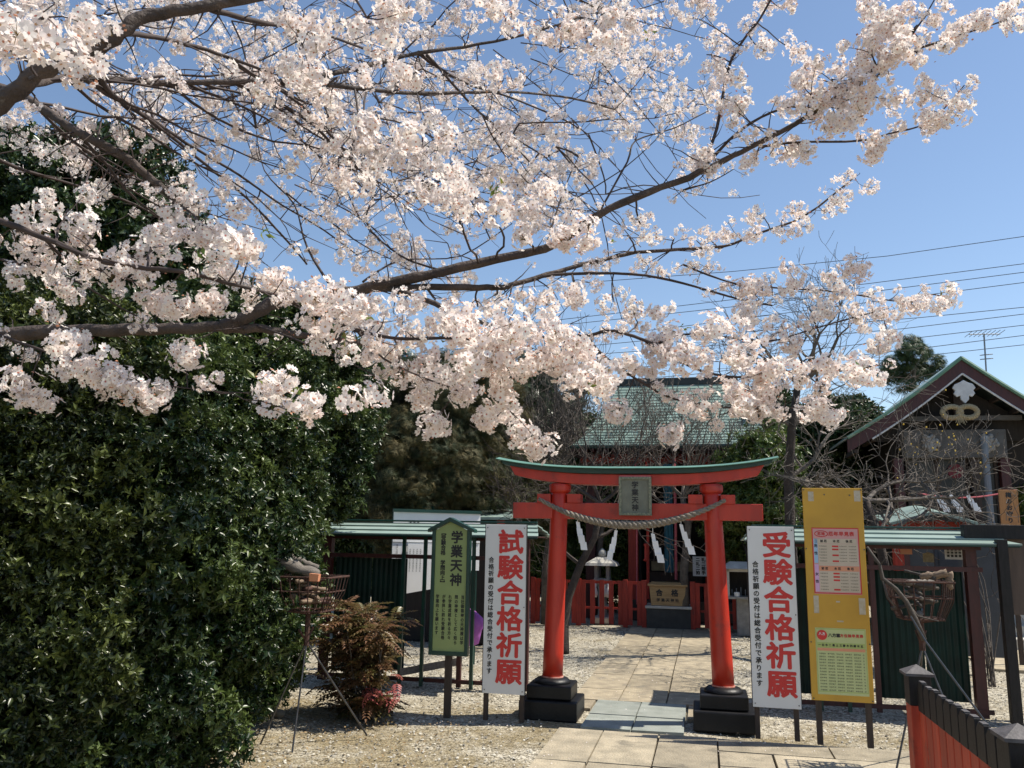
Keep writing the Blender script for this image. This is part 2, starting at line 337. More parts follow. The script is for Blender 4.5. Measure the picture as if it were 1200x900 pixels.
# ================================================================== SETTING: ground
def gravel_mat():
    m = bpy.data.materials.new('gravel_ground'); m.use_nodes = True; n = m.node_tree; b = n.nodes['Principled BSDF']
    tc = n.nodes.new('ShaderNodeTexCoord'); vo = n.nodes.new('ShaderNodeTexVoronoi'); vo.inputs['Scale'].default_value = 55
    n.links.new(tc.outputs['Object'], vo.inputs['Vector'])
    cr = n.nodes.new('ShaderNodeValToRGB'); e = cr.color_ramp.elements; e[0].position = 0; e[0].color = (.085, .075, .058, 1); e[1].position = 1; e[1].color = (.60, .56, .46, 1)
    x = cr.color_ramp.elements.new(.45); x.color = (.35, .315, .24, 1)
    sep = n.nodes.new('ShaderNodeSeparateColor'); n.links.new(vo.outputs['Color'], sep.inputs[0]); n.links.new(sep.outputs[0], cr.inputs[0])
    # mossy / earthy patches
    ns = n.nodes.new('ShaderNodeTexNoise'); ns.inputs['Scale'].default_value = 1.1; ns.inputs['Detail'].default_value = 9; ns.inputs['Roughness'].default_value = .7
    n.links.new(tc.outputs['Object'], ns.inputs['Vector'])
    r2 = n.nodes.new('ShaderNodeValToRGB'); r2.color_ramp.elements[0].position = .50; r2.color_ramp.elements[1].position = .68
    n.links.new(ns.outputs['Fac'], r2.inputs[0])
    # more soil towards the near left edge of the plot (object x,y are shrine axes)
    sx = n.nodes.new('ShaderNodeSeparateXYZ'); n.links.new(tc.outputs['Object'], sx.inputs[0])
    mr = n.nodes.new('ShaderNodeMapRange'); mr.inputs['From Min'].default_value = 8.9; mr.inputs['From Max'].default_value = 7.3
    n.links.new(sx.outputs['Y'], mr.inputs['Value'])
    md = n.nodes.new('ShaderNodeMath'); md.operation = 'MULTIPLY'; md.inputs[1].default_value = .22; n.links.new(mr.outputs[0], md.inputs[0])
    ad = n.nodes.new('ShaderNodeMath'); ad.operation = 'ADD'; n.links.new(ns.outputs['Fac'], ad.inputs[0])
    mm = n.nodes.new('ShaderNodeMath'); mm.operation = 'MULTIPLY'; mm.inputs[1].default_value = .55; n.links.new(md.outputs[0], mm.inputs[0]); n.links.new(mm.outputs[0], ad.inputs[1])
    n.links.new(ad.outputs[0], r2.inputs[0])
    n3 = n.nodes.new('ShaderNodeTexNoise'); n3.inputs['Scale'].default_value = 30; n3.inputs['Detail'].default_value = 6
    n.links.new(tc.outputs['Object'], n3.inputs['Vector'])
    r3 = n.nodes.new('ShaderNodeValToRGB'); r3.color_ramp.elements[0].color = (.10, .075, .035, 1); r3.color_ramp.elements[1].color = (.30, .24, .13, 1); r3.color_ramp.elements[0].position = .35; r3.color_ramp.elements[1].position = .65
    n.links.new(n3.outputs['Fac'], r3.inputs[0])
    mx = n.nodes.new('ShaderNodeMix'); mx.data_type = 'RGBA'; mf = n.nodes.new('ShaderNodeMath'); mf.operation = 'MULTIPLY'; mf.inputs[1].default_value = .8
    n.links.new(r2.outputs[0], mf.inputs[0]); n.links.new(mf.outputs[0], mx.inputs['Factor'])
    n.links.new(cr.outputs[0], mx.inputs['A']); n.links.new(r3.outputs[0], mx.inputs['B']); n.links.new(mx.outputs['Result'], b.inputs['Base Color'])
    b.inputs['Roughness'].default_value = .9; b.inputs['Specular IOR Level'].default_value = .2
    bp = n.nodes.new('ShaderNodeBump'); bp.inputs['Strength'].default_value = .9; bp.inputs['Distance'].default_value = .012; bp.invert = True
    n.links.new(vo.outputs['Distance'], bp.inputs['Height']); n.links.new(bp.outputs[0], b.inputs['Normal'])
    return m
GRAVEL = gravel_mat()
g = MB()
def gh(u, v):
    return .012*sin(u*1.7+.4)*cos(v*1.3)+.006*sin(u*5.1+v*3.7)
us = [-300, -60, -14]+[-8+i*.25 for i in range(57)]+[14, 60, 300]; vs_ = [-300, -40, 0]+[3+i*.25 for i in range(64)]+[30, 90, 400]
for v in vs_:
    for u in us: g.v.append((u, v, (gh(u, v)-.02) if (-8.1 < u < 6.5 and 2.9 < v < 19) else -.02))
nu = len(us)
for j in range(len(vs_)-1):
    for i in range(nu-1): g.f.append((j*nu+i, j*nu+i+1, (j+1)*nu+i+1, (j+1)*nu+i)); g.m.append(0)
single('ground', g, GRAVEL, None, None, kind='structure', smooth=True)

# loose pebbles
def oct_base():
    v = np.array([[1, 0, 0], [-1, 0, 0], [0, 1, 0], [0, -1, 0], [0, 0, .6], [0, 0, -.4]], float)
    f = np.array([[0, 2, 4], [2, 1, 4], [1, 3, 4], [3, 0, 4]]); return v, f, np.zeros(4, int)
n = 26000
pu = NR.uniform(-5.2, 4.6, n); pv = 5.0+NR.power(.75, n)*11
inpath = ((pu > -1.36) & (pu < .09) & (pv > 7.4)) | ((pu > -1.25) & (pv < 7.42) & (pu < 5))
thin = (pv < 8.4) & (NR.rand(n) < .35)
k = ~inpath & ~thin; pu, pv = pu[k], pv[k]; n = len(pu)
pos = pu[:, None]*L_+pv[:, None]*P_; pos[:, 2] = [gh(a, b)-.012 for a, b in zip(pu, pv)]
nrm = NR.normal(size=(n, 3))*.35+np.array([0, 0, 1.0])
V_, F_, M_, T_ = scatter(*oct_base(), pos, frames(nrm, NR), NR.uniform(.006, .016, n), NR.rand(n))
o = bpy.data.objects.new('gravel', np_mesh('gravel', V_, F_, GRAVP, M_, T_)); COL.objects.link(o); put(o, None, 'pale beige loose gravel pebbles spread over the shrine yard', 'gravel', None, 'stuff'); o['label'] = 'pale beige loose gravel pebbles spread over the shrine yard'; o['category'] = 'gravel'

def slab_mesh(mb, u0, v0, u1, v1, z0, z1, mi=0):
    j = lambda a: a+RND.uniform(-.004, .004)
    c = .004
    mb.hexa([(u0, v0, z0), (u1, v0, z0), (u1, v1, z0), (u0, v1, z0)],
            [(j(u0)+c, j(v0)+c, z1+RND.uniform(-.003, .003)), (j(u1)-c, j(v0)+c, z1+RND.uniform(-.003, .003)), (j(u1)-c, j(v1)-c, z1+RND.uniform(-.003, .003)), (j(u0)+c, j(v1)-c, z1+RND.uniform(-.003, .003))], mi)
EARTH = mat('dark_joint_earth', (.10, .085, .055), (.05, .042, .03), rough=.95, scale=30)
# inner path
b = MB(); b.box(-1.33, 8.72, -.1, .06, 15.98, -.012)
path = single('stone_path', b, EARTH, None, None, kind='structure')
ORG[path.name] = (0, 0, 0)
for ci in range(3):
    u0 = -1.34+ci*.47; v = 8.75-(.3 if ci == 1 else 0)*0; first = True
    while v < 15.95:
        ln = RND.uniform(.82, 1.05) if not first else RND.uniform(.5, .9); first = False
        v1 = min(15.97, v+ln)
        if 15.97-v1 < .3: v1 = 15.97
        b = MB(); slab_mesh(b, u0+.003, v+.002, u0+.467, v1-.002, -.06, .012); part('paving_slab', b, SLAB, path); v = v1
# blue slabs under the gate
b = MB(); b.box(-1.06, 7.46, -.1, -.21, 8.70, -.014); gp = single('gate_paving', b, EARTH, None, None, kind='structure')
ORG[gp.name] = (0, 0, 0)
for (u0, v0, u1, v1) in [(-1.07, 7.46, -.64, 8.02), (-.635, 7.46, -.2, 8.02), (-1.07, 8.03, -.64, 8.72), (-.635, 8.03, -.2, 8.72)]:
    b = MB(); slab_mesh(b, u0, v0, u1, v1, -.06, .018); part('paving_slab', b, SLABB, gp, label=None)
b = MB(); slab_mesh(b, -1.34, 8.3, -1.09, 8.73, -.06, .01); part('paving_slab', b, SLAB, gp)
b = MB(); slab_mesh(b, -.185, 8.1, .06, 8.73, -.06, .01); part('paving_slab', b, SLAB, gp)
# forecourt
b = MB(); b.box(-1.24, 1.0, -.1, 6.0, 7.38, -.012); fc = single('forecourt_paving', b, EARTH, None, None, kind='structure')
ORG[fc.name] = (0, 0, 0)
ue = [-1.25, -.86, -.40, .07]
for ci in range(3):
    v = 7.39
    for ln in [1.05, .9, 1.0, .95, 1.1, 1.3]:
        b = MB(); slab_mesh(b, ue[ci]+.005, v-ln+.004, ue[ci+1]-.005, v-.004, -.06, .014+.002*ci); part('paving_slab', b, SLAB2, fc); v -= ln
v = 7.39
for ri, ln in enumerate([.42, .44, .45, .45, .46, .46, .5, .5, .6, .6, .6]):
    u = .07-(.0 if ri % 2 == 0 else 0)
    while u < 5.9:
        wd = RND.uniform(.8, 1.1)*(.5 if (u < .1 and ri % 2) else 1); u1 = min(6, u+wd)
        b = MB(); slab_mesh(b, u+.005, v-ln+.004, u1-.005, v-.004, -.06, .013); part('paving_slab', b, SLAB2, fc); u = u1
    v -= ln
# side court in front of the right-hand building: pale paving and two stone steps
b = MB(); b.box(3.7, 12.5, -.1, 9.0, 14.9, .010); sc_ = single('side_paving', b, SLAB, None, None, kind='structure')
b = MB(); b.box(3.6, 14.9, -.1, 9.0, 15.3, .17); b.box(3.6, 15.3, -.1, 9.0, 15.7, .34); b.box(3.6, 15.7, -.1, 9, 19, .50)
single('stone_steps', b, STONEL, 'low pale stone steps leading up to the right-hand gabled hall', 'steps', org=(5, 15, 0), bevel=.01)

# ================================================================== TORII
T = thing('torii_gate', 'vermilion wooden gate with green curved top beam and black stepped feet', 'gate', (-.63, 7.95, 0))
for sgn, ub, ut in ((-1, -1.40, -1.34), (1, .14, .08)):
    b = MB(); pts = []; rr = []
    for i in range(9):
        t = i/8; pts.append((ub+(ut-ub)*t, 7.95, .33+(2.12-.33)*t)); rr.append(.096-.017*t)
    b.tube(pts, rr, 28); p = part('pillar', b, VERM, T, smooth=True)
    b = MB(); b.lathe([(.080, 2.025), (.100, 2.04), (.106, 2.055), (.106, 2.095), (.100, 2.112), (.08, 2.113)], ut, 7.95, 28); part('collar', b, VERM, p)
    b = MB(); b.lathe([(.100, .325), (.103, .335), (.101, .345), (.09, .346)], ub, 7.95, 28); part('pillar_rim', b, mat('pale_worn_rim', (.55, .30, .24), (.45, .12, .08), rough=.6, scale=20) if 'pale_worn_rim' not in MATS else MATS['pale_worn_rim'], p)
    b = MB(); b.lathe([(.155, .27), (.172, .285), (.168, .305), (.14, .328), (.098, .335)], ub, 7.95, 28); ft = part('foot', b, BLACK, T, smooth=True)
    b = MB(); b.cbox(ub, 7.95, .225, .41, .41, .12); part('upper_block', b, BLACK, ft, bevel=.012)
    b = MB(); b.cbox(ub, 7.95, .075, .53, .52, .17); part('lower_block', b, BLACK, ft, bevel=.014)
    # bolt-like dark wedges where the tie beam passes through
    b = MB(); b.cbox(ut-.145, 7.95, 1.975, .13, .16, .085); part('wedge', b, VERM, T, bevel=.004)
    b = MB(); b.cbox(ut+.145, 7.95, 1.975, .13, .16, .085); part('wedge', b, VERM, T, bevel=.004)
def curved(mb, u0, u1, zf0, zf1, v0, v1, cut0=0, cut1=0, nseg=36):
    """beam with curved top/bottom; slanted ends"""
    pts = []
    for i in range(nseg+1):
        t = i/nseg; s = 2*t-1; c = (abs(s)**3.0)*.095-.012
        ub = (u0+cut0)+(u1-cut1-u0-cut0)*t; utp = u0+(u1-u0)*t
        pts.append(((ub, zf0+c), (utp, zf1+c)))
    vs = []
    for (a, c_) in pts: vs += [(a[0], v0, a[1]), (c_[0], v0, c_[1]), (c_[0], v1, c_[1]), (a[0], v1, a[1])]
    fs = []
    for i in range(nseg):
        o = i*4; q = o+4
        for k_ in range(4): fs.append((o+k_, q+k_, q+(k_+1) % 4, o+(k_+1) % 4))
    fs += [(0, 1, 2, 3), (nseg*4+3, nseg*4+2, nseg*4+1, nseg*4)]
    mb.add(vs, fs)
b = MB(); curved(b, -1.83, .56, 2.115, 2.215, 7.86, 8.04, .06, .06); part('lower_lintel', b, VERM, T, bevel=.004)
b = MB(); curved(b, -1.91, .64, 2.217, 2.262, 7.82, 8.08, .03, .03); tl = part('top_lintel', b, TORIG, T, bevel=.003)
# gently pitched copper-green cap
b = MB(); nseg = 36; vs = []
for i in range(nseg+1):
    t = i/nseg; s = 2*t-1; c = (abs(s)**3.0)*.095-.012; u = -1.95+2.63*t
    vs += [(u, 7.79, 2.264+c), (u, 7.79, 2.270+c), (u, 7.95, 2.296+c), (u, 8.11, 2.270+c), (u, 8.11, 2.264+c)]
fs = [(i*5+k_, i*5+5+k_, i*5+5+(k_+1) % 5, i*5+(k_+1) % 5) for i in range(nseg) for k_ in range(5)]+[(0, 1, 2, 3, 4), tuple(nseg*5+k_ for k_ in (4, 3, 2, 1, 0))]
b.add(vs, fs); part('lintel_cap', b, mat('pale_green_cap', (.12, .25, .18), (.08, .18, .13), rough=.45, scale=6, wear=(.3, .38, .33), wear_amt=.6), tl, bevel=.002)
b = MB(); b.box(-1.79, 7.89, 1.785, .53, 8.01, 1.935); part('tie_beam', b, VERM, T, bevel=.005)
# name tablet
tb = MB(); tb.box(-.735, 7.80, 1.845, -.485, 7.835, 2.15); tab = part('name_tablet', tb, mat('tablet_face', (.20, .21, .16), (.15, .155, .12), rough=.6, scale=12, bump=.15), T)
for (a0, a1, c0, c1) in [(-.76, -.735, 1.82, 2.175), (-.485, -.46, 1.82, 2.175), (-.735, -.485, 1.82, 1.845), (-.735, -.485, 2.15, 2.175)]:
    b = MB(); b.box(a0, 7.785, c0, a1, 7.845, c1); part('tablet_frame', b, mat('tablet_frame_wood', (.30, .29, .20), (.10, .13, .09), rough=.6, scale=60) if 'tablet_frame_wood' not in MATS else MATS['tablet_frame_wood'], tab, bevel=.003)
b = MB(); b.box(-.755, 7.79, 2.176, -.465, 7.86, 2.186); part('tablet_cap', b, PINKROPE, tab)
b = MB(); column(b, '学業天神', -.61, 7.797, 2.135, .062, .070, bold=.0016); part('tablet_lettering', b, BLACKINK, tab)

# sacred rope
def rope(mb, pts, rmax, turns, strands=3, n=150, taper=True):
    P = [Vector(p) for p in pts]; m_ = len(P)
    def cr(t):
        x = t*(m_-1); i = min(int(x), m_-2); f_ = x-i; a, b_, c_, d_ = P[max(i-1, 0)], P[i], P[i+1], P[min(i+2, m_-1)]
        return .5*((2*b_)+(-a+c_)*f_+(2*a-5*b_+4*c_-d_)*f_*f_+(-a+3*b_-3*c_+d_)*f_**3)
    for s in range(strands):
        q = []; rr = []
        for i in range(n+1):
            t = i/n; p = cr(t); tg = (cr(min(t+.01, 1))-cr(max(t-.01, 0))).normalized(); a = tg.cross(Vector((0, 1, 0)) if abs(tg.y) < .9 else Vector((1, 0, 0))).normalized(); bb = tg.cross(a)
            R_ = rmax*((.45+.55*sin(pi*t)) if taper else 1); ph = 2*pi*(turns*t+s/strands)
            q.append(p+(a*cos(ph)+bb*sin(ph))*R_*.55); rr.append(R_*.56)
        mb.tube(q, rr, 7)
b = MB()
zz = []
for i in range(13):
    t = i/12; u = -1.52+1.72*t; z = 1.73+.235*(abs(2*t-1)**2.0)
    zz.append((u, 7.74 if .1 < t < .9 else 7.80, z))
rope(b, zz, .037, 13)
single('sacred_rope', b, ROPE, 'thick twisted straw rope slung in a curve across the vermilion gate', 'rope', org=(-.65, 7.75, 1.7), smooth=True)
# shide papers
def shide(mb, u, v, zt, w_, h_, n=4, lean=.55, flip=1):
    """zigzag of folded paper panels, each hanging from the edge of the one above"""
    x = u; z = zt; ph = h_/(n*.78+.22)
    for i in range(n):
        ww = w_*(.55+.45*min(1, i/1.5)); sk = ph*.30*flip; tw = RND.uniform(-.014, .014); y0 = v-.010*i
        p = [(x-ww/2, y0, z), (x+ww/2, y0+tw, z-.006), (x+ww/2+sk, y0+tw-.006, z-ph), (x-ww/2+sk, y0-.006, z-ph*.98)]
        if (p[1][0]-p[0][0]) < 0: p = [p[1], p[0], p[3], p[2]]
        q = [(a, b_+.0012, c) for a, b_, c in p]
        mb.add(p+q, [(3, 2, 1, 0), (4, 5, 6, 7), (0, 1, 5, 4), (1, 2, 6, 5), (2, 3, 7, 6), (3, 0, 4, 7)])
        x += sk+flip*ww*lean*.55; z -= ph*.78
    mb.tube([(u, v, zt-.01), (u, v, zt+.05)], .003, 5)
lab = ['folded white paper streamer hanging beside the left gate pillar', 'thin white paper streamer hanging left of centre under the rope', 'folded white paper streamer hanging right of centre under the rope', 'folded white paper streamer hanging nearest the right gate pillar']
for i, (px, py, h_, w_, fl) in enumerate([(677, 611, .26, .060, .5), (722, 621, .27, .050, -.45), (765, 625, .26, .062, .55), (798, 614, .27, .058, .7)]):
    p = V(px, py, 7.74); b = MB(); shide(b, p[0], 7.74, p[2], w_, h_, 4, .5, fl)
    single('paper_streamer', b, PAPER, lab[i], 'paper streamer', org=(p[0], 7.74, p[2]), group='paper streamers on the gate rope')

# ================================================================== SIGNS in front of the low rail
def quad_board(mb, u0, u1, z0, z1, v0, v1, mi=0): mb.box(u0, v0, z0, u1, v1, z1, mi)
def white_sign(u0, u1, z0, z1, text, label, legs):
    r = thing('exam_prayer_sign', label, 'sign', ((u0+u1)/2, 7.5, 0), group='tall white prayer signs beside the gate')
    b = MB(); b.box(u0, 7.5, z0, u1, 7.52, z1); part('board', b, WHITEP, r, bevel=.002)
    for (a, c) in ((u0-.004, u0), (u1, u1+.004)):
        b = MB(); b.box(a, 7.497, z0, c, 7.523, z1); part('edge_strip', b, BLACKW, r)
    b = MB()
    for u in legs: pass
    for u in legs:
        b = MB(); b.box(u-.02, 7.525, 0, u+.02, 7.565, z1-.2); part('post', b, DWOOD, r, bevel=.003)
    W = u1-u0; H_ = z1-z0
    n = len(text); z = z1-.045; pt = (H_-.12)/n
    for ch in text:
        b = MB(); letter(b, ch, u0+W*.62, 7.498, z-pt/2, W*.60, pt*.93, bold=.0075); part('red_letter', b, REDINK, r); z -= pt
    b = MB(); column(b, '合格祈願の受付は総合受付で承ります', u0+W*.155, 7.498, z1-.29, .052, (H_-.45)/17, bold=.0016, wk=.95); part('black_lettering', b, BLACKINK, r)
    for (a, c) in ((u0+.02, z0+.03), (u1-.02, z0+.03), (u0+.02, z1-.03), (u1-.02, z1-.03), (u1-.015, z0+.75)):
        b = MB(); b.tube([(a, 7.498, c), (a, 7.492, c)], .005, 8); part('screw', b, IRON, r)
    return r
white_sign(-1.955, -1.57, .235, 1.715, '試験合格祈願', 'white sign with red exam prayer characters beside the left gate pillar', (-1.93, -1.60))
white_sign(.365, .75, .255, 1.73, '受験合格祈願', 'white sign with red exam prayer characters between right gate pillar and yellow board', (.40, .71))

# green pointed sign
r = thing('pointed_green_sign', 'moss green pointed sign with black calligraphy in a dark frame', 'sign', (-2.29, 7.5, 0))
b = MB(); b.prism([(-2.43, .575), (-2.125, .575), (-2.125, 1.655), (-2.29, 1.735), (-2.43, 1.655)], 7.49, 7.51); part('board', b, SIGNG, r)
for pts in ([(-2.462, .54), (-2.43, .54), (-2.43, 1.67), (-2.462, 1.66)], [(-2.125, .54), (-2.093, .54), (-2.093, 1.66), (-2.125, 1.67)], [(-2.43, .54), (-2.125, .54), (-2.125, .574), (-2.43, .574)]):
    b = MB(); b.prism(pts, 7.470, 7.530); part('frame', b, DGREEN, r, bevel=.003)
for sg, pts in ((1, [(-2.29, 1.735), (-2.50, 1.635), (-2.50, 1.665), (-2.29, 1.775)]), (2, [(-2.29, 1.735), (-2.05, 1.635), (-2.05, 1.665), (-2.29, 1.775)])):
    b = MB(); b.prism(pts, 7.45, 7.55); part('gable_cap', b, DGREEN, r, bevel=.003)
b = MB(); b.box(-2.315, 7.512, 0, -2.255, 7.56, 1.0); part('post', b, DWOOD, r, bevel=.003)
b = MB(); column(b, '学業天神', -2.225, 7.488, 1.655, .112, .128, bold=.004); part('large_lettering', b, BLACKINK, r)
b = MB(); column(b, '【受験合格　学問向上】', -2.355, 7.488, 1.655, .046, .0455, bold=.0016)
for k_, t_ in enumerate(['当社御祭神の天神様は学', '問の神様として広く知ら', 'れ学業成就を祈る方々', 'が参拝に訪れ受験合格', '学業向上を願います']):
    column(b, t_, -2.155-k_*.060, 7.488, 1.075-(.0), .036, .040, bold=.0009, wk=.85)
part('small_lettering', b, BLACKINK, r)

# yellow board
r = thing('yellow_notice_board', 'tall yellow board with a pink chart above a lime green chart', 'notice board', (1.06, 7.5, 0))
U0, U1, Z0, Z1 = .825, 1.30, .345, 2.055
b = MB(); b.box(U0, 7.44, Z0, U1, 7.46, Z1); part('board', b, YELLOW, r, bevel=.003)
for u in (.88, 1.26):
    b = MB(); b.box(u-.022, 7.462, 0, u+.022, 7.505, 1.9); part('post', b, DWOOD, r)
yv = 7.438
pz0, pz1, pu0, pu1 = 1.185, 1.725, .885, 1.255
b = MB(); b.box(pu0, yv, pz0, pu1, yv+.0015, pz1); po = part('pink_poster', b, PINK, r)
b = MB()
for (a0, a1, c0, c1) in [(pu0, pu1, pz1-.008, pz1), (pu0, pu1, pz0+.004, pz0+.012), (pu0, pu0+.008, pz0+.01, pz1-.01), (pu1-.008, pu1, pz0+.01, pz1-.01)]: b.box(a0, yv-.0012, c0, a1, yv-.0002, c1)
part('poster_border', b, REDINK, po)
b = MB(); b.box(pu0+.02, yv-.001, 1.595, pu1-.02, yv-.0003, 1.635); b.box(pu0+.045, yv-.001, 1.415, pu1-.01, yv-.0003, 1.432)
part('date_band', b, BEIGE, po)
b = MB(); b.box(pu0+.045, yv-.001, 1.372, pu1-.012, yv-.0003, 1.412); part('orange_band', b, ORBAND, po)
b = MB(); b.box(pu0+.012, yv-.001, 1.435, pu0+.042, yv-.0003, 1.635); part('blue_band', b, BLUEB, po)
b = MB(); b.box(pu0+.012, yv-.001, 1.205, pu0+.042, yv-.0003, 1.425); part('lilac_band', b, LILAC, po)
b = MB(); b.box(pu0+.045, yv-.001, 1.205, pu1-.014, yv-.0003, 1.370); b.box(pu0+.045, yv-.001, 1.434, pu1-.014, yv-.0003, 1.593); part('chart_ground', b, BEIGE, po)
b = MB(); rowtext(b, '厄年早見表', pu0+.15, yv-.0014, 1.675, .036, .041, bold=.0014)
cx, cz = pu0+.075, 1.675
b.tube([(cx+.052*cos(i*pi/8), yv-.001, cz+.024*sin(i*pi/8)) for i in range(17)], .003, 4)
rowtext(b, '厄除', cx-.017, yv-.0014, cz, .026, .032, bold=.001)
for zz_ in (1.573, 1.548, 1.50, 1.452, 1.352, 1.325, 1.298, 1.222): b.box(pu0+.155, yv-.0013, zz_-.007, pu0+.205, yv-.0005, zz_+.007)
part('red_print', b, REDINK, po, kind='stuff')
b = MB()
rowtext(b, '男', pu0+.027, yv-.0014, 1.575, .026, .03, .0008); rowtext(b, '性', pu0+.027, yv-.0014, 1.515, .026, .03, .0008)
rowtext(b, '女', pu0+.027, yv-.0014, 1.345, .026, .03, .0008); rowtext(b, '性', pu0+.027, yv-.0014, 1.285, .026, .03, .0008)
for c0 in (pu0+.075, pu0+.175, pu0+.275):
    rowtext(b, '前厄' if c0 < pu0+.1 else ('本厄' if c0 < pu0+.2 else '後厄'), c0, yv-.0016, 1.615, .022, .03, .0008)
    rowtext(b, '前厄' if c0 < pu0+.1 else ('本厄' if c0 < pu0+.2 else '後厄'), c0, yv-.0016, 1.392, .022, .03, .0008)
for zz_ in (1.573, 1.548, 1.524, 1.50, 1.476, 1.452, 1.352, 1.325, 1.298, 1.272, 1.246, 1.222):
    for c0 in (pu0+.058, pu0+.215, pu0+.29):
        for k_ in range(5): rowtext(b, '平成昭和年'[k_], c0+k_*.0125, yv-.0014, zz_, .011, .012)
part('black_print', b, BLACKINK, po, kind='stuff')
qz0, qz1, qu0, qu1 = .395, .915, .875, 1.265
b = MB(); b.box(qu0, yv, qz0, qu1, yv+.0015, qz1); pq = part('lime_poster', b, LIME, r)
b = MB(); b.box(qu0+.012, yv-.001, .76, qu1-.012, yv-.0003, .80); part('green_band', b, LIMED, pq)
b = MB(); b.box(qu0+.012, yv-.001, .735, qu1-.012, yv-.0003, .757); part('tan_band', b, ORBAND, pq)
b = MB()
for (a0, a1, c0, c1) in [(qu0+.008, qu1-.008, qz1-.012, qz1-.004), (qu0+.008, qu1-.008, qz0+.02, qz0+.026), (qu0+.004, qu0+.010, qz0+.02, qz1-.01), (qu1-.010, qu1-.004, qz0+.02, qz1-.01)]: b.box(a0, yv-.0012, c0, a1, yv-.0002, c1)
part('poster_border', b, LIMED, pq)
b = MB(); b.tube([(qu0+.052, yv-.003, .858), (qu0+.052, yv+.0005, .858)], .040, 24); rowtext(b, '方位除早見表', qu0+.205, yv-.0014, .858, .026, .030, .0012); part('red_print', b, REDINK, pq, kind='stuff')
b = MB(); rowtext(b, '八方', qu0+.038, yv-.0036, .868, .022, .027, .0008); part('white_print', b, PAPER, pq)
b = MB(); rowtext(b, '八方塞', qu0+.115, yv-.0014, .858, .030, .031, .0014)
for k_ in range(13):
    rowtext(b, '一白水二黒土三碧木四緑木五'[k_], qu0+.03+k_*.027, yv-.0016, .78, .020, .03, .0008)
for j_ in range(13):
    for k_ in range(26):
        if k_ % 5 != 4: rowtext(b, '平成昭和年歳'[(k_+j_) % 6], qu0+.028+k_*.0134, yv-.0014, .712-j_*.0235, .012, .012)
part('black_print', b, BLACKINK, pq, kind='stuff')
for (a, c, w_, h_) in [(.87, 1.945, .045, .08), (1.235, 1.945, .05, .09), (.875, 1.03, .04, .14), (1.225, 1.03, .05, .13), (1.05, .965, .05, .012), (1.05, 1.12, .03, .012)]:
    b = MB(); b.box(a, yv+.0005, c, a+w_, yv+.0012, c+h_); part('tape_mark', b, TAPE, r)
for (a, c) in [(1.0, 2.0), (1.2, 1.995), (.835, 2.04), (1.29, 2.04), (.84, .36), (1.288, .36), (.835, 1.55), (1.29, 1.55), (.84, .8), (1.29, .8)]:
    b = MB(); b.tube([(a, yv+.002, c), (a, yv-.006, c)], .006, 8); part('screw', b, IRON, r)

# ================================================================== ROOFED SCREENS either side
def corr(mb, u0, u1, v, z0, z1, pitch=.055, amp=.010, mi=0):
    n = max(4, int((u1-u0)/pitch)*4); vs = []
    for i in range(n+1):
        u = u0+(u1-u0)*i/n; y = v+amp*sin(i*pi/2+.8); vs += [(u, y, z0), (u, y, z1)]
    mb.add(vs, [(2*i, 2*i+2, 2*i+3, 2*i+1) for i in range(n)], mi)
    mb.add([(a, b_+.004, c) for a, b_, c in vs], [(2*i+1, 2*i+3, 2*i+2, 2*i) for i in range(n)], mi)
def shelter(label, u0, u1, posts, thinposts, panels, roof_u, hip, railz=.06, midz=1.37):
    r = thing('roofed_screen', label, 'roofed screen', ((u0+u1)/2, 9.25, 0), group='green roofed screens flanking the gate')
    for (u, w_) in posts:
        b = MB(); b.box(u-w_/2, 9.0, 0, u+w_/2, 9.0+w_, 1.60); part('post', b, DRED, r, bevel=.004)
    for u in thinposts:
        b = MB(); b.box(u-.018, 8.93, 0, u+.018, 8.966, 1.60); part('batten', b, DGREEN, r)
    b = MB(); b.box(u0, 8.985, midz-.022, u1, 9.02, midz+.022); part('rail', b, DRED, r)
    b = MB(); b.box(u0, 8.985, railz-.02, u1, 9.02, railz+.02); part('rail', b, DRED, r)
    b = MB(); b.box(u0, 8.985, 1.555, u1, 9.02, 1.60); part('rail', b, DRED, r)
    for (a, c) in panels:
        b = MB(); corr(b, a, c, 9.12, .12, midz-.03); part('corrugated_panel', b, PANELG, r, smooth=True)
    # stepped boards of the roof, front slope three laps, back slope three laps
    ru0, ru1 = roof_u
    for side in (0, 1):
        for k_ in range(3):
            va, vb = 8.82+k_*.15, 8.82+(k_+1)*.15+.02; za, zb = 1.625+k_*.046, 1.625+(k_+1)*.046-.012
            h0 = hip[0]*(k_/3); h1 = hip[1]*(k_/3); g0 = hip[0]*((k_+1)/3); g1 = hip[1]*((k_+1)/3)
            if side: va, vb = 9.72-(va-8.82), 9.72-(vb-8.82)
            bot = [(ru0+h0, va, za-.018), (ru1-h1, va, za-.018), (ru1-g1, vb, zb-.018), (ru0+g0, vb, zb-.018)]
            top = [(x, y, z+.014) for x, y, z in bot]
            if side: bot = bot[::-1]; top = top[::-1]
            b = MB(); b.hexa(bot, top); part('roof_board', b, ROOFG, r)
            if not side:
                b = MB(); b.box(ru0+h0+.01, va-.003, za-.034, ru1-h1-.01, va+.012, za-.0185); part('board_edge', b, DGREEN, r)
    b = MB(); b.box(ru0+hip[0], 9.24, 1.758, ru1-hip[1], 9.30, 1.778); part('ridge_cap', b, DGREEN, r, bevel=.004)
    b = MB(); b.box(ru0+.02, 8.835, 1.585, ru1-.02, 8.86, 1.606); part('fascia', b, BLACKW, r)
    b = MB(); b.box(ru0+.06, 8.87, 1.603, ru1-.06, 9.68, 1.612); part('soffit', b, DRED, r)
    return r
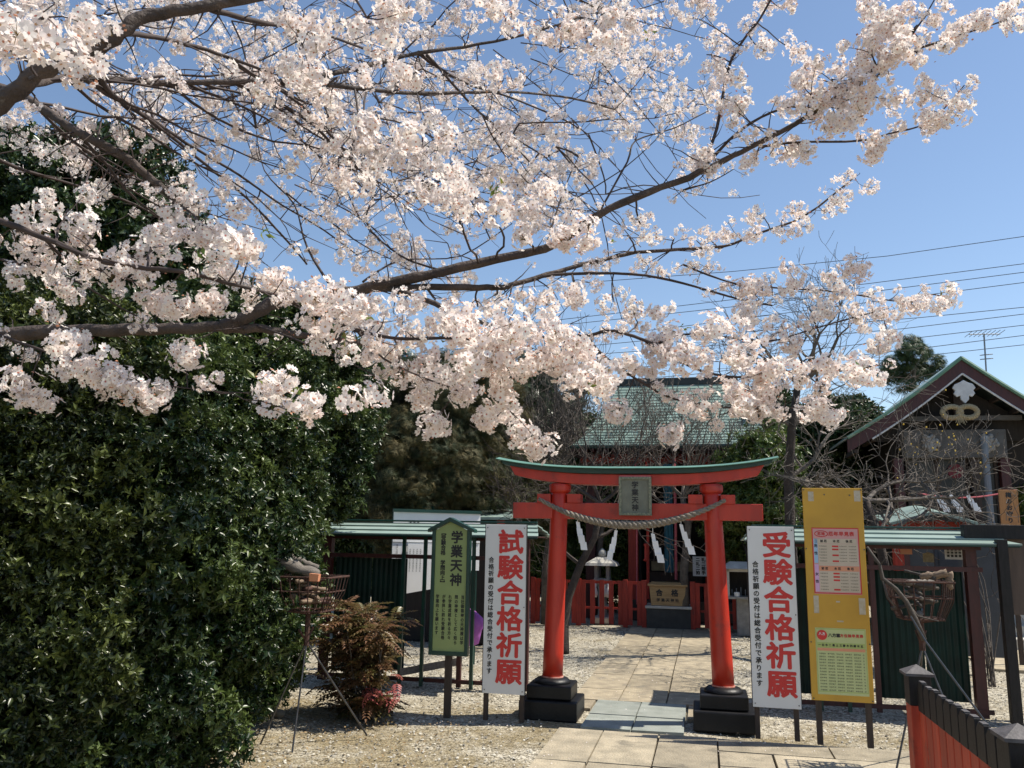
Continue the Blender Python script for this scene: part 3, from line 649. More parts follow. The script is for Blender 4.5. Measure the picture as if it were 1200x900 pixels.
shelter('long roofed screen left of the gate behind the green sign', -4.28, -1.86, [(-4.22, .09), (-1.89, .07), (-2.62, .05)], [-3.27, -3.02, -2.46], [(-4.16, -3.72), (-3.71, -3.29)], (-4.42, -1.72), (.12, .1))
shelter('long roofed screen right of the gate behind the yellow board', .46, 2.62, [(.50, .07), (1.62, .05), (2.53, .10)], [1.08, 1.34], [(1.66, 2.08), (2.09, 2.47), (.55, 1.04)], (.40, 2.93), (.1, .32))
# things on the left screen
b = MB()
for (a, c) in [(-3.95, 1.45), (-3.65, 1.47), (-3.5, 1.43)]: b.prism([(a, c-.03), (a+.08, c-.03), (a+.08, c+.02), (a+.04, c+.045), (a, c+.02)], 9.06, 9.07)
single('wooden_plank', MB().hexa([(-3.25, 8.9, .10), (-2.75, 9.5, .16), (-2.73, 9.53, .16), (-3.23, 8.95, .10)], [(-3.25, 8.9, .18), (-2.75, 9.5, .24), (-2.73, 9.53, .24), (-3.23, 8.95, .18)]), GWOOD, 'weathered plank leaning low between posts of the left screen', 'plank', org=(-3, 9.2, .1))
# white notice board behind left screen
r = thing('white_notice_board', 'white board of small print with green top rail behind left screen', 'notice board', (-3.35, 10.3, 0)); r.rotation_euler = (0, 0, -AZ+radians(33))
a = V(475, 598, 10.3); c = V(552, 690, 10.3); zt = a[2]; a = np.array([-3.35-.55, 10.3, a[2]]); c = np.array([-3.35+.60, 10.3, c[2]])
b = MB(); b.box(a[0], 10.3, 1.52, c[0], 10.32, zt-.03); part('header_board', b, WHITEB, r)
b = MB(); b.box(a[0]-.01, 10.28, zt-.03, c[0]+.01, 10.34, zt+.01); part('top_rail', b, DGREEN, r)
b = MB(); b.box(a[0], 10.31, 1.17, c[0], 10.325, 1.515); part('text_panel', b, WHITEB, r)
for u in (a[0]+.02, c[0]-.04):
    b = MB(); b.box(u-.02, 10.33, 0, u+.02, 10.37, zt-.02); part('post', b, DGREEN, r)
b = MB(); p1 = np.array([-3.35-.36, 10.28, 1.5]); p2 = np.array([-3.35-.08, 10.28, V(501, 695, 10.28)[2]])
b.prism([(p1[0], p2[2]), (p2[0]+.03, p2[2]+.05), (p2[0]+.03, 1.5), (p1[0], 1.5)], 10.27, 10.29); part('hanging_sheet', b, WHITEB, r)
b = MB()
for k_ in range(11): column(b, '参拝の皆様へ祈祷受付案内', a[0]+.06+k_*.075, 10.305, 1.49, .022, .024)
for k_ in range(3): column(b, '祈祷', a[0]+.22+k_*.05, 10.297, 1.80, .03, .05, bold=.002)
part('lettering', b, BLACKINK, r)
b = MB(); 
for k_ in range(4): column(b, '合格祈願絵馬学業成就守札', p1[0]+.03+k_*.045, 10.268, 1.44, .02, .024)
part('sheet_lettering', b, BLACKINK, r)
# purple cloth
r = thing('purple_cloth_bag', 'translucent purple cloth gathered round, hanging behind the white sign', 'cloth', (-2.35, 9.6, 0))
c = V(545, 735, 9.6); b = MB(); b.blob((c[0], 9.6, c[2]), .21, 18, jit=.25, sq=(1.15, .5, 1.0)); part('cloth', b, PURPLE, r, smooth=True)
b = MB(); b.tube([(c[0], 9.6, c[2]+.18), (c[0]-.02, 9.6, c[2]+.40)], .008, 6); part('cord', b, PURPLE, r)
# small papers and ema inside right screen
for i, (px, py, sx, sz, m_, lb) in enumerate([(1118, 648, .17, .13, WHITEB, 'small white paper notice pinned inside the right screen'), (1088, 653, .10, .10, STRAW, 'pale wooden prayer tablet hung inside the right screen'), (1062, 645, .11, .08, ORBAND, 'orange prayer tablet hung inside the right screen')]):
    p = V(px, py, 9.35); b = MB(); b.prism([(p[0]-sx/2, p[2]-sz/2), (p[0]+sx/2, p[2]-sz/2), (p[0]+sx/2, p[2]+sz*.35), (p[0], p[2]+sz*.5), (p[0]-sx/2, p[2]+sz*.35)] if i else [(p[0]-sx/2, p[2]-sz/2), (p[0]+sx/2, p[2]-sz/2), (p[0]+sx/2, p[2]+sz/2), (p[0]-sx/2, p[2]+sz/2)], 9.35, 9.36)
    q = single('paper_notice' if i == 0 else 'prayer_tablet', b, m_, lb, 'notice' if i == 0 else 'prayer tablet', org=(p[0], 9.35, p[2]))
    if i == 0:
        b = MB()
        for k_ in range(4): column(b, '御神籤', p[0]-.055+k_*.036, 9.348, p[2]+.05, .024, .032, .001)
        part('lettering', b, BLACKINK, q)

# ================================================================== FENCE at the near right corner
r = thing('picket_fence', 'low orange-red board fence with black tops at the forecourt corner', 'fence', (1.16, 4.5, 0))
def fpost(v):
    b = MB(); b.cbox(1.155, v, .36, .11, .12, .72, 0); p = part('post', b, ORANGE, r, bevel=.004)
    b = MB(); b.cbox(1.155, v, .80, .115, .125, .16); part('post_head', b, BLACKW, p, bevel=.004)
    b = MB(); b.cbox(1.155, v, .885, .15, .16, .014); b.add([(1.08, v-.08, .892), (1.23, v-.08, .892), (1.23, v+.08, .892), (1.08, v+.08, .892), (1.155, v, .935)], [(0, 1, 4), (1, 2, 4), (2, 3, 4), (3, 0, 4)]); part('post_cap', b, GREYCAP, p)
fpost(5.28); fpost(3.70); fpost(2.1)
k_ = 0
for v_a, v_b in ((5.20, 3.78), (3.62, 2.18)):
    n = 11; pt = (v_a-v_b)/n
    for i in range(n):
        v = v_a-pt*(i+.5); h = .855+RND.uniform(-.004, .004)
        b = MB(); b.box(1.137, v-pt*.43, .02, 1.157, v+pt*.43, .70); p = part('board', b, ORANGE, r, bevel=.002)
        b = MB(); b.prism([(v-pt*.44, .70), (v+pt*.44, .70), (v+pt*.44, h-.03), (v+pt*.18, h), (v-pt*.44, h)], 1.132, 1.160, axis='x'); part('board_top', b, BLACKW, p, bevel=.002)
        b = MB(); b.box(1.134, v-pt*.34, h+.001, 1.158, v+pt*.12, h+.006); part('end_grain', b, GREYCAP, p)
for z in (.25, .66):
    b = MB(); b.box(1.158, 2.1, z-.03, 1.19, 5.3, z+.03); part('rail', b, ORANGE, r)

# ================================================================== FIRE BASKETS
def brazier(org, top, rings, legs, label, w_top, w_bot, zt, zb):
    r = thing('iron_fire_basket', label, 'fire basket', (org[0], org[1], 0), group='iron tripod fire baskets')
    cu, cv = org; b = MB()
    def ring(wd, z, rad): b.tube([(cu-wd, cv-wd*.8, z), (cu+wd, cv-wd*.8, z), (cu+wd, cv+wd*.8, z), (cu-wd, cv+wd*.8, z), (cu-wd, cv-wd*.8, z)], rad, 6)
    ring(w_top, zt, .009); part('top_ring', b, RUST, r); b = MB(); ring((w_top+w_bot)/2+.02, (zt+zb)/2+.02, .006); part('middle_ring', b, RUST, r)
    b = MB(); ring(w_bot, zb, .008); part('bottom_ring', b, RUST, r)
    for side in range(4):
        for i in range(7):
            t = -1+2*i/6
            def P_(wd, z):
                return [(cu+wd*t, cv-wd*.8, z), (cu+wd*t, cv+wd*.8, z), (cu-wd, cv+wd*.8*t, z), (cu+wd, cv+wd*.8*t, z)][side]
            b = MB(); b.tube([P_(w_top, zt+(.02 if i in (0, 6) else 0)), P_((w_top+w_bot)/2+.02, (zt+zb)/2), P_(w_bot, zb), (cu+(P_(w_bot, zb)[0]-cu)*.1, cv, zb-.03)], .0045, 5); part('bar', b, RUST, r)
    b = MB(); b.tube([(cu, cv, zb-.02), (cu, cv, top-.03)], .022, 8); part('stem', b, RUST, r)
    for (lu, lv) in legs:
        d = Vector((lu-cu, lv-cv, -top)).normalized()
        b = MB(); b.tube([(cu, cv, top), (lu, lv, 0)], .0075, 8); part('leg', b, IRON, r)
        b = MB(); b.tube([(cu-d.x*.12, cv-d.y*.12, top-d.z*.12+.0), (cu, cv, top)], .009, 6); part('leg_head', b, RUST, r)
    return r
def log(mb, a, c, r0, r1, knots=3):
    a, c = Vector(a), Vector(c); n = 9; pts = []; rr = []
    for i in range(n+1):
        t = i/n; pts.append(a.lerp(c, t)+Vector((RND.uniform(-1, 1), RND.uniform(-1, 1), RND.uniform(-1, 1)))*r0*.22); rr.append((r0+(r1-r0)*t)*RND.uniform(.85, 1.15))
    mb.tube(pts, rr, 8)
lc = (-3.09, 6.3)
brazier(lc, .76, None, [(-3.02, 6.03), (-2.70, 6.69), (-3.37, 6.19)], 'rusty iron fire basket on three thin legs beside the evergreen hedge', .245, .16, 1.265, 1.00)
b = MB(); log(b, (-3.42, 6.22, 1.40), (-3.02, 6.28, 1.27), .052, .045); log(b, (-3.28, 6.3, 1.41), (-3.05, 6.35, 1.33), .03, .02)
single('firewood_log', b, GWOOD, 'grey split log sticking out over the rim of the left fire basket', 'firewood', org=(-3.2, 6.3, 1.3), smooth=True)
for i in range(16):
    a_ = RND.uniform(0, pi); rr_ = RND.uniform(.10, .17); z = 1.06+.013*i; b = MB(); cx, cy = lc[0]+RND.uniform(-.05, .05), lc[1]+RND.uniform(-.04, .04)
    log(b, (cx-cos(a_)*rr_, cy-sin(a_)*rr_*.8, z+RND.uniform(-.03, .03)), (cx+cos(a_)*rr_, cy+sin(a_)*rr_*.8, z+RND.uniform(-.03, .03)), RND.uniform(.012, .03), .012)
    single('firewood_stick', b, LOGW if i % 3 else RUST, 'short split stick heaped in the left fire basket', 'firewood', org=(cx, cy, z), group='sticks heaped in the left fire basket', smooth=True)
b = MB(); b.hexa([(-2.98, 6.06, 1.24), (-2.91, 6.06, 1.24), (-2.91, 6.10, 1.24), (-2.98, 6.10, 1.24)], [(-2.98, 6.05, 1.30), (-2.90, 6.05, 1.295), (-2.90, 6.09, 1.295), (-2.98, 6.09, 1.30)])
single('wood_block', b, ORBAND, 'small bright orange wood block on the left basket rim', 'wood block', org=(-2.95, 6.08, 1.26))
rc = (1.56, 6.9)
brazier(rc, .86, None, [(1.79, 6.62), (1.55, 7.3), (1.28, 6.7)], 'dark iron fire basket on tripod before the right screen', .21, .14, 1.33, 1.06)
for i in range(10):
    a_ = RND.uniform(0, pi); rr_ = RND.uniform(.12, .2); z = 1.10+.028*i; b = MB(); cx, cy = rc[0]+RND.uniform(-.05, .05), rc[1]+RND.uniform(-.05, .05)
    log(b, (cx-cos(a_)*rr_, cy-sin(a_)*rr_, z), (cx+cos(a_)*rr_, cy+sin(a_)*rr_, z+RND.uniform(-.02, .06)), RND.uniform(.012, .026), .01)
    single('firewood_stick', b, DSTICK if i % 4 else GWOOD, 'crooked stick heaped in the right fire basket', 'firewood', org=(cx, cy, z), group='sticks heaped in the right fire basket', smooth=True)
b = MB(); log(b, V(1078, 676, 6.85), V(1110, 672, 6.8), .024, .034); log(b, V(1112, 672, 6.8), V(1114, 690, 6.8), .03, .02)
single('firewood_log', b, LOGW, 'pale forked branch lying on top of the right fire basket', 'firewood', org=tuple(V(1095, 675, 6.8)), smooth=True)
pts = [V(*p, 6.62) for p in [(1016, 641), (1031, 662), (1034, 678), (1050, 690), (1062, 705), (1072, 725), (1083, 750)]]
b = MB(); b.tube(pts, [.010, .011, .016, .014, .017, .021, .020], 8); b.tube([pts[2], V(1040, 700, 6.6), V(1050, 712, 6.62)], [.01, .008, .004], 6); b.tube([pts[4], V(1075, 722, 6.65), V(1100, 728, 6.7)], [.01, .008, .004], 6); b.tube([pts[1], V(1040, 652, 6.6)], [.006, .002], 6)
single('leaning_branch', b, DSTICK, 'long bare crooked branch leaning against the right fire basket', 'branch', org=tuple(pts[3]), smooth=True)
b = MB(); b.tube([V(1067, 722, 6.55), V(1085, 752, 6.5), V(1180, 880, 6.3)], .007, 6); single('steel_rod', b, IRON, 'thin steel rod slanting down from the right fire basket behind fence', 'rod', org=tuple(V(1085, 752, 6.5)))

# ================================================================== INNER FENCE, BOX, LANTERNS
def inner_fence(u0, u1, label):
    r = thing('inner_fence', label, 'fence', ((u0+u1)/2, 16, 0), group='red picket fences before the small hall')
    for z, h in ((.80, .05), (.33, .04)):
        b = MB(); b.box(u0, 16.0, z-h/2, u1, 16.03, z+h/2); part('rail', b, VERM2, r)
    n = max(1, round((u1-u0)/.168)); pt = (u1-u0)/n
    for i in range(n+1):
        if i in (0, n) or (i % 5 == 0): b = MB(); b.box(u0+i*pt-.045, 15.94, 0, u0+i*pt+.045, 16.0, .86); part('post', b, VERM2, r, bevel=.004)
    for i in range(n):
        u = u0+(i+.5)*pt; b = MB(); b.box(u-.045, 15.965, .04, u+.045, 15.985, .835+RND.uniform(-.006, .006)); part('picket', b, VERM2, r)
inner_fence(-3.2, -1.10, 'low red picket fence left of the offertory box')
inner_fence(-.22, 2.6, 'low red picket fence right of the offertory box')
r = thing('stone_platform', 'dark stone step under the wooden offertory box', 'step', (-.66, 16.0, 0))
b = MB(); b.box(-1.06, 15.9, -.02, -.26, 16.6, .36); part('block', b, STONE if False else mat('dark_step_stone', (.06, .06, .055), (.04, .04, .038), rough=.8, scale=8, bump=.4), r, bevel=.01)
b = MB(); b.box(-1.08, 15.88, .362, -.24, 16.62, .41); part('top_slab', b, STONEL, r, bevel=.008)
r = thing('offertory_box', 'pale wooden offertory box lettered with black characters', 'offertory box', (-.67, 16.1, .41))
b = MB(); b.hexa([(-.97, 15.92, .415), (-.37, 15.92, .415), (-.37, 16.35, .415), (-.97, 16.35, .415)], [(-1.0, 15.91, .76), (-.34, 15.91, .76), (-.34, 16.36, .76), (-1.0, 16.36, .76)]); part('box_body', b, WOOD, r, bevel=.006)
b = MB(); b.box(-1.03, 15.88, .762, -.31, 16.39, .80); part('lid', b, WOOD, r, bevel=.006)
for i in range(5):
    b = MB(); b.box(-.98, 15.94+i*.09, .801, -.36, 15.98+i*.09, .825); part('slat', b, WOOD, r)
b = MB(); letter(b, '合', -.82, 15.905, .645, .12, .12, .006); letter(b, '格', -.54, 15.905, .645, .12, .12, .006)
for i, ch in enumerate('学業天神社'): letter(b, ch, -.84+i*.085, 15.909, .515, .062, .062, .002)
part('lettering', b, BLACKINK, r)

def lantern(u, v, s, label):
    r = thing('stone_lantern', label, 'stone lantern', (u, v, 0))
    b = MB(); b.cbox(u, v, .06*s, .42*s, .42*s, .12*s); part('base', b, STONEL, r, bevel=.02)
    b = MB(); b.lathe([(.10*s, .12*s), (.085*s, .2*s), (.08*s, .6*s), (.10*s, .68*s), (.17*s, .74*s), (.19*s, .80*s)], u, v, 8); part('shaft', b, STONE, r)
    b = MB(); z = .80*s
    for dx in (-1, 1):
        for dy in (-1, 1): b.cbox(u+dx*.11*s, v+dy*.11*s, z+.13*s, .06*s, .06*s, .26*s)
    b.cbox(u, v, z+.015*s, .30*s, .30*s, .03*s); part('light_chamber', b, STONE, r, bevel=.006)
    b = MB(); b.add([(u-.30*s, v-.30*s, z+.27*s), (u+.30*s, v-.30*s, z+.27*s), (u+.30*s, v+.30*s, z+.27*s), (u-.30*s, v+.30*s, z+.27*s), (u-.28*s, v-.28*s, z+.32*s), (u+.28*s, v-.28*s, z+.32*s), (u+.28*s, v+.28*s, z+.32*s), (u-.28*s, v+.28*s, z+.32*s), (u-.10*s, v-.10*s, z+.43*s), (u+.10*s, v-.10*s, z+.43*s), (u+.10*s, v+.10*s, z+.43*s), (u-.10*s, v+.10*s, z+.43*s)],
        [(3, 2, 1, 0), (0, 1, 5, 4), (1, 2, 6, 5), (2, 3, 7, 6), (3, 0, 4, 7), (4, 5, 9, 8), (5, 6, 10, 9), (6, 7, 11, 10), (7, 4, 8, 11), (8, 9, 10, 11)]); part('cap', b, STONEL, r)
    b = MB(); b.lathe([(.05*s, z+.43*s), (.08*s, z+.47*s), (.07*s, z+.53*s), (.005, z+.60*s)], u, v, 10); part('finial', b, STONEL, r, smooth=True)
c = V(706, 655, 16.6)
lantern(c[0], 16.6, 1.02, 'stone lantern behind the red fence between plum trunk and box')
for i, (px, py, sc_w) in enumerate([(698, 688, .05), (712, 700, .06), (708, 715, .05)]):
    p = V(px, py, 16.35); b = MB(); b.lathe([(.03, .5), (.05, .56), (.035, .64), (.02, .68), (.025, .73), (.02, .77)], p[0], 16.3+.1*i, 10)
    single('fox_figurine', b, CERAM, 'small white ceramic figurine behind the red fence slats by lantern', 'figurine', org=(p[0], 16.3, .5), group='white figurines by the stone lantern', smooth=True)
# candle stand (roofed stone box)
c = V(873, 740, 15.4)[0]
r = thing('candle_stand', 'grey roofed candle stand on stone pillar right of the gate', 'candle stand', (c, 15.4, 0))
b = MB(); b.box(c-.13, 15.3, 0, c+.13, 15.55, .62); part('pillar', b, STONE, r, bevel=.01)
b = MB(); b.box(c-.30, 15.2, .62, c+.36, 15.65, .66); part('shelf', b, STONE, r, bevel=.004)
for a_ in (-.28, .32):
    b = MB(); b.box(c+a_, 15.22, .661, c+a_+.04, 15.62, 1.13); part('side_wall', b, STONEL, r)
b = MB(); b.box(c-.24, 15.60, .661, c+.32, 15.63, 1.13); part('back_wall', b, DARKIN, r)
b = MB(); b.box(c-.28, 15.22, 1.08, c+.36, 15.25, 1.13); part('header', b, STONEL, r)
b = MB(); b.hexa([(c-.40, 15.12, 1.131), (c+.48, 15.12, 1.131), (c+.48, 15.72, 1.131), (c-.40, 15.72, 1.131)], [(c-.22, 15.3, 1.25), (c+.36, 15.3, 1.25), (c+.36, 15.55, 1.25), (c-.22, 15.55, 1.25)]); part('roof', b, STONEL, r)
for i in range(7):
    b = MB(); b.tube([(c-.2+i*.075, 15.3, .66), (c-.2+i*.075, 15.3, .78+.02*(i % 3))], .007, 6); part('candle_spike', b, GALV, r)
b = MB(); b.lathe([(.045, .661), (.05, .69), (.05, .72), (.04, .735)], c-.12, 15.27, 12); part('dish', b, CERAM, r)

# ================================================================== SMALL MAIN HALL
HU = -.55
r = thing('shrine_hall', 'small dark red shrine hall with green tiled hip roof behind the gate', 'shrine hall', (HU, 18, 0))
for u in (-1.42, .12, -2.3, 1.25):
    b = MB(); b.box(u-.10, 17.5, 0, u+.10, 17.7, 3.3); part('pillar', b, VERM2 if u in (-1.42, .12) else DRED, r, bevel=.01)
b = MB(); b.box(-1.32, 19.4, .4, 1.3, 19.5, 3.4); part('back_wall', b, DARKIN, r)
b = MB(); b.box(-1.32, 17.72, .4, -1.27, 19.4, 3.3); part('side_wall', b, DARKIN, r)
b = MB(); b.box(.22, 17.62, .5, 1.18, 17.68, 3.2); part('door_panel', b, DARKIN, r)
for i in range(6):
    b = MB(); b.box(.26+i*.15, 17.58, .6, .30+i*.15, 17.619, 2.6); part('door_batten', b, DWOOD, r)
b = MB(); b.box(-1.6, 17.4, 0, 1.4, 19.6, .40); part('floor', b, DWOOD, r, bevel=.01)
b = MB(); b.box(-2.45, 17.48, 2.75, 1.4, 17.72, 3.0); part('tie_beam', b, DRED, r)
b = MB(); b.box(-2.5, 17.4, 3.18, 1.5, 17.75, 3.36); part('eave_beam', b, VERM2, r)
b = MB(); b.box(-1.15, 18.0, .405, -.05, 18.5, .95); part('altar_table', b, DWOOD, r)
b = MB(); b.box(-1.08, 17.95, .97, -.12, 17.99, 1.16); part('altar_panel', b, GOLD, r)
b = MB(); b.box(-1.12, 17.9, 1.161, -.08, 18.1, 1.20); part('altar_rim', b, DWOOD, r)
# eave rafters
for i in range(30):
    u = -2.62+i*.137; b = MB(); b.box(u, 16.95, 3.37, u+.05, 17.9, 3.43); part('rafter', b, DRED, r)
for i in range(30):
    u = -2.58+i*.137; b = MB(); b.box(u, 17.1, 3.28, u+.045, 17.9, 3.335); part('lower_rafter', b, DRED, r)
b = MB(); b.box(-2.7, 16.93, 3.432, 1.58, 16.99, 3.50); part('eave_board', b, DGREEN, r)
# roof: stepped sheet courses, hip end slope
RT = part('roof', MB().hexa([(-2.57, 17.0, 3.44), (1.42, 17.0, 3.44), (1.42, 22.5, 3.44), (-2.57, 22.5, 3.44)], [(-1.85, 19.6, 5.15), (.72, 19.6, 5.15), (.72, 19.9, 5.15), (-1.85, 19.9, 5.15)]), DGREEN, r)
nc = 22
for i in range(nc):
    t0, t1 = i/nc, (i+1)/nc+.01; ez = lambda t: 3.47+1.76*(t**1.12); ev = lambda t: 16.9+2.75*t
    ul = lambda t: -2.62+.75*t**.9; ur = lambda t: 1.46-.70*t**.9
    b = MB(); bot = [(ul(t0), ev(t0), ez(t0)), (ur(t0), ev(t0), ez(t0)), (ur(t1), ev(t1), ez(t1)), (ul(t1), ev(t1), ez(t1))]
    b.hexa(bot, [(bot[0][0], bot[0][1], bot[0][2]+.035), (bot[1][0], bot[1][1], bot[1][2]+.035), (bot[2][0], bot[2][1], bot[2][2]+.012), (bot[3][0], bot[3][1], bot[3][2]+.012)]); part('roof_course', b, HROOF, RT)
    # right hip slope
    b = MB(); bot = [(ur(t0), ev(t0), ez(t0)), (ur(t0), 22.5-2.75*t0, ez(t0)), (ur(t1), 22.5-2.75*t1, ez(t1)), (ur(t1), ev(t1), ez(t1))]
    b.hexa(bot, [(x, y, z+.03) for x, y, z in bot]); part('hip_course', b, HROOF, RT)
b = MB(); b.box(-1.95, 19.55, 5.20, .86, 19.85, 5.38); part('ridge', b, mat('dark_ridge_tile', (.03, .035, .035), (.02, .024, .024), rough=.6, scale=9), RT, bevel=.02)
# hanging bell ropes and cloths
def rope_thing(px, v, ztop, zbot, rad, m_, label, cloth=None):
    p = V(px, 650, v); b = MB(); b.tube([(p[0], v, ztop), (p[0]+.01, v, (ztop+zbot)/2), (p[0]-.005, v, zbot)], rad, 8)
    o = single('bell_rope', b, m_, label, 'bell rope', org=(p[0], v, zbot), group='cords hanging before the small hall'); return o
rope_thing(746, 16.9, 3.2, .35, .014, PINKROPE, 'thin pink cord hanging left of the offertory box')
rope_thing(759, 17.0, 3.2, .45, .028, mat('red_cord', (.5, .05, .03), (.4, .04, .03), rough=.7, scale=20), 'thick red cord with a bright handle hanging beside the box')
rope_thing(792, 16.8, 3.2, .85, .026, PINKROPE, 'thick pink cord hanging beside the teal cloth over the box')
p = V(784, 650, 16.85); b = MB()
vs = []
for i in range(9):
    for z in (3.1, 2.2, 1.5, .98): vs.append((p[0]-.085+i*.021, 16.87+.02*sin(i*1.9), z))
b.add(vs, [(i*4+k_, i*4+k_+1, (i+1)*4+k_+1, (i+1)*4+k_) for i in range(8) for k_ in range(3)])
single('teal_banner_cloth', b, TEALC, 'narrow teal cloth strip hanging from hall eave over the box', 'cloth', org=(p[0], 16.87, 1))
p = V(757, 655, 16.75); b = MB(); b.lathe([(.02, p[2]-.05), (.055, p[2]-.03), (.03, p[2]+.02), (.028, p[2]+.24), (.045, p[2]+.27), (.03, p[2]+.30)], p[0], 16.75, 12)
single('bell_pull', b, MATS['red_cord'], 'bright red turned wooden grip on the cord beside the box', 'bell pull', org=(p[0], 16.75, p[2]), smooth=True)
c0, c1 = V(812, 672, 17.4), V(842, 655, 17.4)
b = MB(); b.box(c0[0], 17.4, c0[2]-.05, c1[0], 17.42, c1[2]+.04); q = single('hall_notice', b, PAPER, 'square white notice with handwriting on the hall front right of box', 'notice', org=(c0[0], 17.4, c0[2]))
b = MB()
for k_ in range(4): column(b, '二礼二拍手'[k_:k_+4], c0[0]+.10+k_*.11, 17.398, c1[2]+.02, .075, .085, .004)
part('lettering', b, BLACKINK, q)

# ================================================================== RIGHT-HAND GABLED HALL
RU, RZ, RV = 4.53, 4.86, 15.8
r = thing('gabled_hall', 'dark timber hall with green gable roof and white gable ornament', 'hall', (RU, 17, 0))
SL = .716; HWL, HWR = 1.95, 2.4
def slope(sgn, hw, d0, d1, v0, v1, th, n, mname, lift=0.0):
    for i in range(n):
        t0, t1 = i/n, (i+1)/n+.004
        a0, a1 = hw*t0, hw*t1; z = lambda a: RZ-SL*a-.05*sin(pi*a/hw)*1.2+lift
        bot = [(RU+sgn*a0, v0, z(a0)), (RU+sgn*a1, v0, z(a1)), (RU+sgn*a1, v1, z(a1)), (RU+sgn*a0, v1, z(a0))]
        if sgn < 0: bot = [bot[1], bot[0], bot[3], bot[2]]
        yield bot
RT2 = part('roof', MB().box(RU-.05, RV+.02, RZ-.12, RU+.05, 21, RZ-.02), DGREEN, r)
for sgn, hw in ((-1, HWL), (1, HWR)):
    for bot in slope(sgn, hw, 0, 0, RV-.05, 21.0, .05, 12, None):
        b = MB(); b.hexa([(x, y, z) for x, y, z in bot], [(x, y, z+.045) for x, y, z in bot]); part('roof_strip', b, ROOFG, RT2)
    # edge roll and barge board
    pts = []
    for i in range(15):
        a = (hw+.02)*i/14; pts.append((RU+sgn*a, RZ-SL*a-.06*sin(pi*a/hw)))
    b = MB(); b.tube([(x, RV-.06, z+.01) for x, z in pts], .035, 6); part('edge_roll', b, MATS['pale_green_cap'], RT2)
    poly = [(x, z-.02) for x, z in pts]+[(x, z-.30) for x, z in pts[::-1]]
    for i in range(14):
        (xa, za), (xb, zb) = pts[i], pts[i+1]; th = lambda a: .36
        b = MB(); q = [(xa, za-.03), (xb, zb-.03), (xb, zb-.255), (xa, za-.255)]
        if sgn < 0: q = q[::-1]
        b.prism(q, RV-.04, RV+.03); part('barge_board', b, DRED, r)
    b = MB(); m0 = 0 if sgn < 0 else 0
    b.tube([(x, RV-.035, z-.275) for x, z in pts[:12]], .018, 5); part('white_trim', b, WHITET, r)
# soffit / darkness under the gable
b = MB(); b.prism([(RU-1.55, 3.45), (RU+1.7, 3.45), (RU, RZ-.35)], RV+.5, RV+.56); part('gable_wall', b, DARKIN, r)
# ornament
b = MB(); oz = RZ-.52
out = [(0, .14), (.10, .09), (.20, .06), (.26, -.02), (.20, -.07), (.24, -.13), (.17, -.20), (.10, -.17), (.09, -.25), (0, -.33), (-.09, -.25), (-.10, -.17), (-.17, -.20), (-.24, -.13), (-.20, -.07), (-.26, -.02), (-.20, .06), (-.10, .09)]
b.prism([(RU+x*.72, oz+z*.9) for x, z in out[::-1]], RV-.08, RV-.03); part('gable_ornament', b, WHITET, r, bevel=.01)
# gable struts
b = MB(); b.box(RU-1.0, RV+.3, 3.80, RU+1.0, RV+.42, 3.88); part('collar_beam', b, PLASTER, r)
b = MB(); b.box(RU-.08, RV+.3, 3.88, RU+.08, RV+.42, 4.5); part('king_post', b, DWOOD, r)
b = MB(); b.box(3.55, RV+.2, 3.12, 5.22, RV+.45, 3.62); part('head_beam', b, PLASTER, r, bevel=.01)
# carved bosses
for u in (3.98, 4.92):
    for k_ in range(16):
        a_ = k_*2.4; rr_ = .035*sqrt(k_); b = MB(); b.blob((u+rr_*cos(a_), RV+.15, 3.38+rr_*sin(a_)), .05, 8, jit=0); part('carved_boss', b, STONE, r, smooth=True)
# walls / windows
for (a, c) in [(3.62, 4.10), (4.12, 4.60), (4.78, 5.06)]:
    b = MB(); b.box(a, RV+.42, 1.9, c, RV+.44, 3.12); wv = part('window', b, GLASS, r)
    for (x0, x1, z0, z1) in [(a-.02, a+.02, 1.9, 3.12), (c-.02, c+.02, 1.9, 3.12), (a+.02, c-.02, 2.42, 2.46), (a+.02, c-.02, 1.88, 1.92)]:
        b = MB(); b.box(x0, RV+.38, z0, x1, RV+.418, z1); part('window_frame', b, DWOOD, wv)
for u, w_, m_ in ((3.45, .16, DRED), (5.18, .15, DRED), (6.4, .16, DRED), (4.70, .12, DWOOD)):
    b = MB(); b.box(u-w_/2, RV+.25, .3, u+w_/2, RV+.25+w_, 3.12); part('pillar', b, m_, r, bevel=.008)
b = MB(); b.box(3.55, RV+.45, .3, 6.4, RV+.55, 1.88); part('lower_wall', b, GREYP, r)
b = MB(); b.box(5.28, RV+.9, .3, 6.4, RV+1.0, 3.6); part('side_wall', b, DARKIN, r)
b = MB(); b.box(3.4, RV+.1, 1.78, 5.3, RV+.2, 1.90); part('sill_beam', b, DRED, r)
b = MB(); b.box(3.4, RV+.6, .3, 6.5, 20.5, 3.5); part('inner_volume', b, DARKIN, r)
for i in range(14):
    u = RU-1.85+i*.3
    zz_ = RZ-SL*abs(u-RU)-.30
    b = MB(); b.box(u, RV+.03, zz_-.04, u+.07, RV+1.0, zz_+.03); part('rafter', b, DWOOD, r)
# red disc inside, yellow dots
c = V(1120, 552, RV+.36); b = MB(); b.tube([(c[0], RV+.36, c[2]), (c[0], RV+.40, c[2])], .13, 20); single('red_round_lantern', b, mat('deep_red_disc', (.16, .012, .02), (.1, .01, .015), rough=.6, scale=8), 'dark red round ornament in the window of the gabled hall', 'ornament', org=(c[0], RV+.36, c[2]))
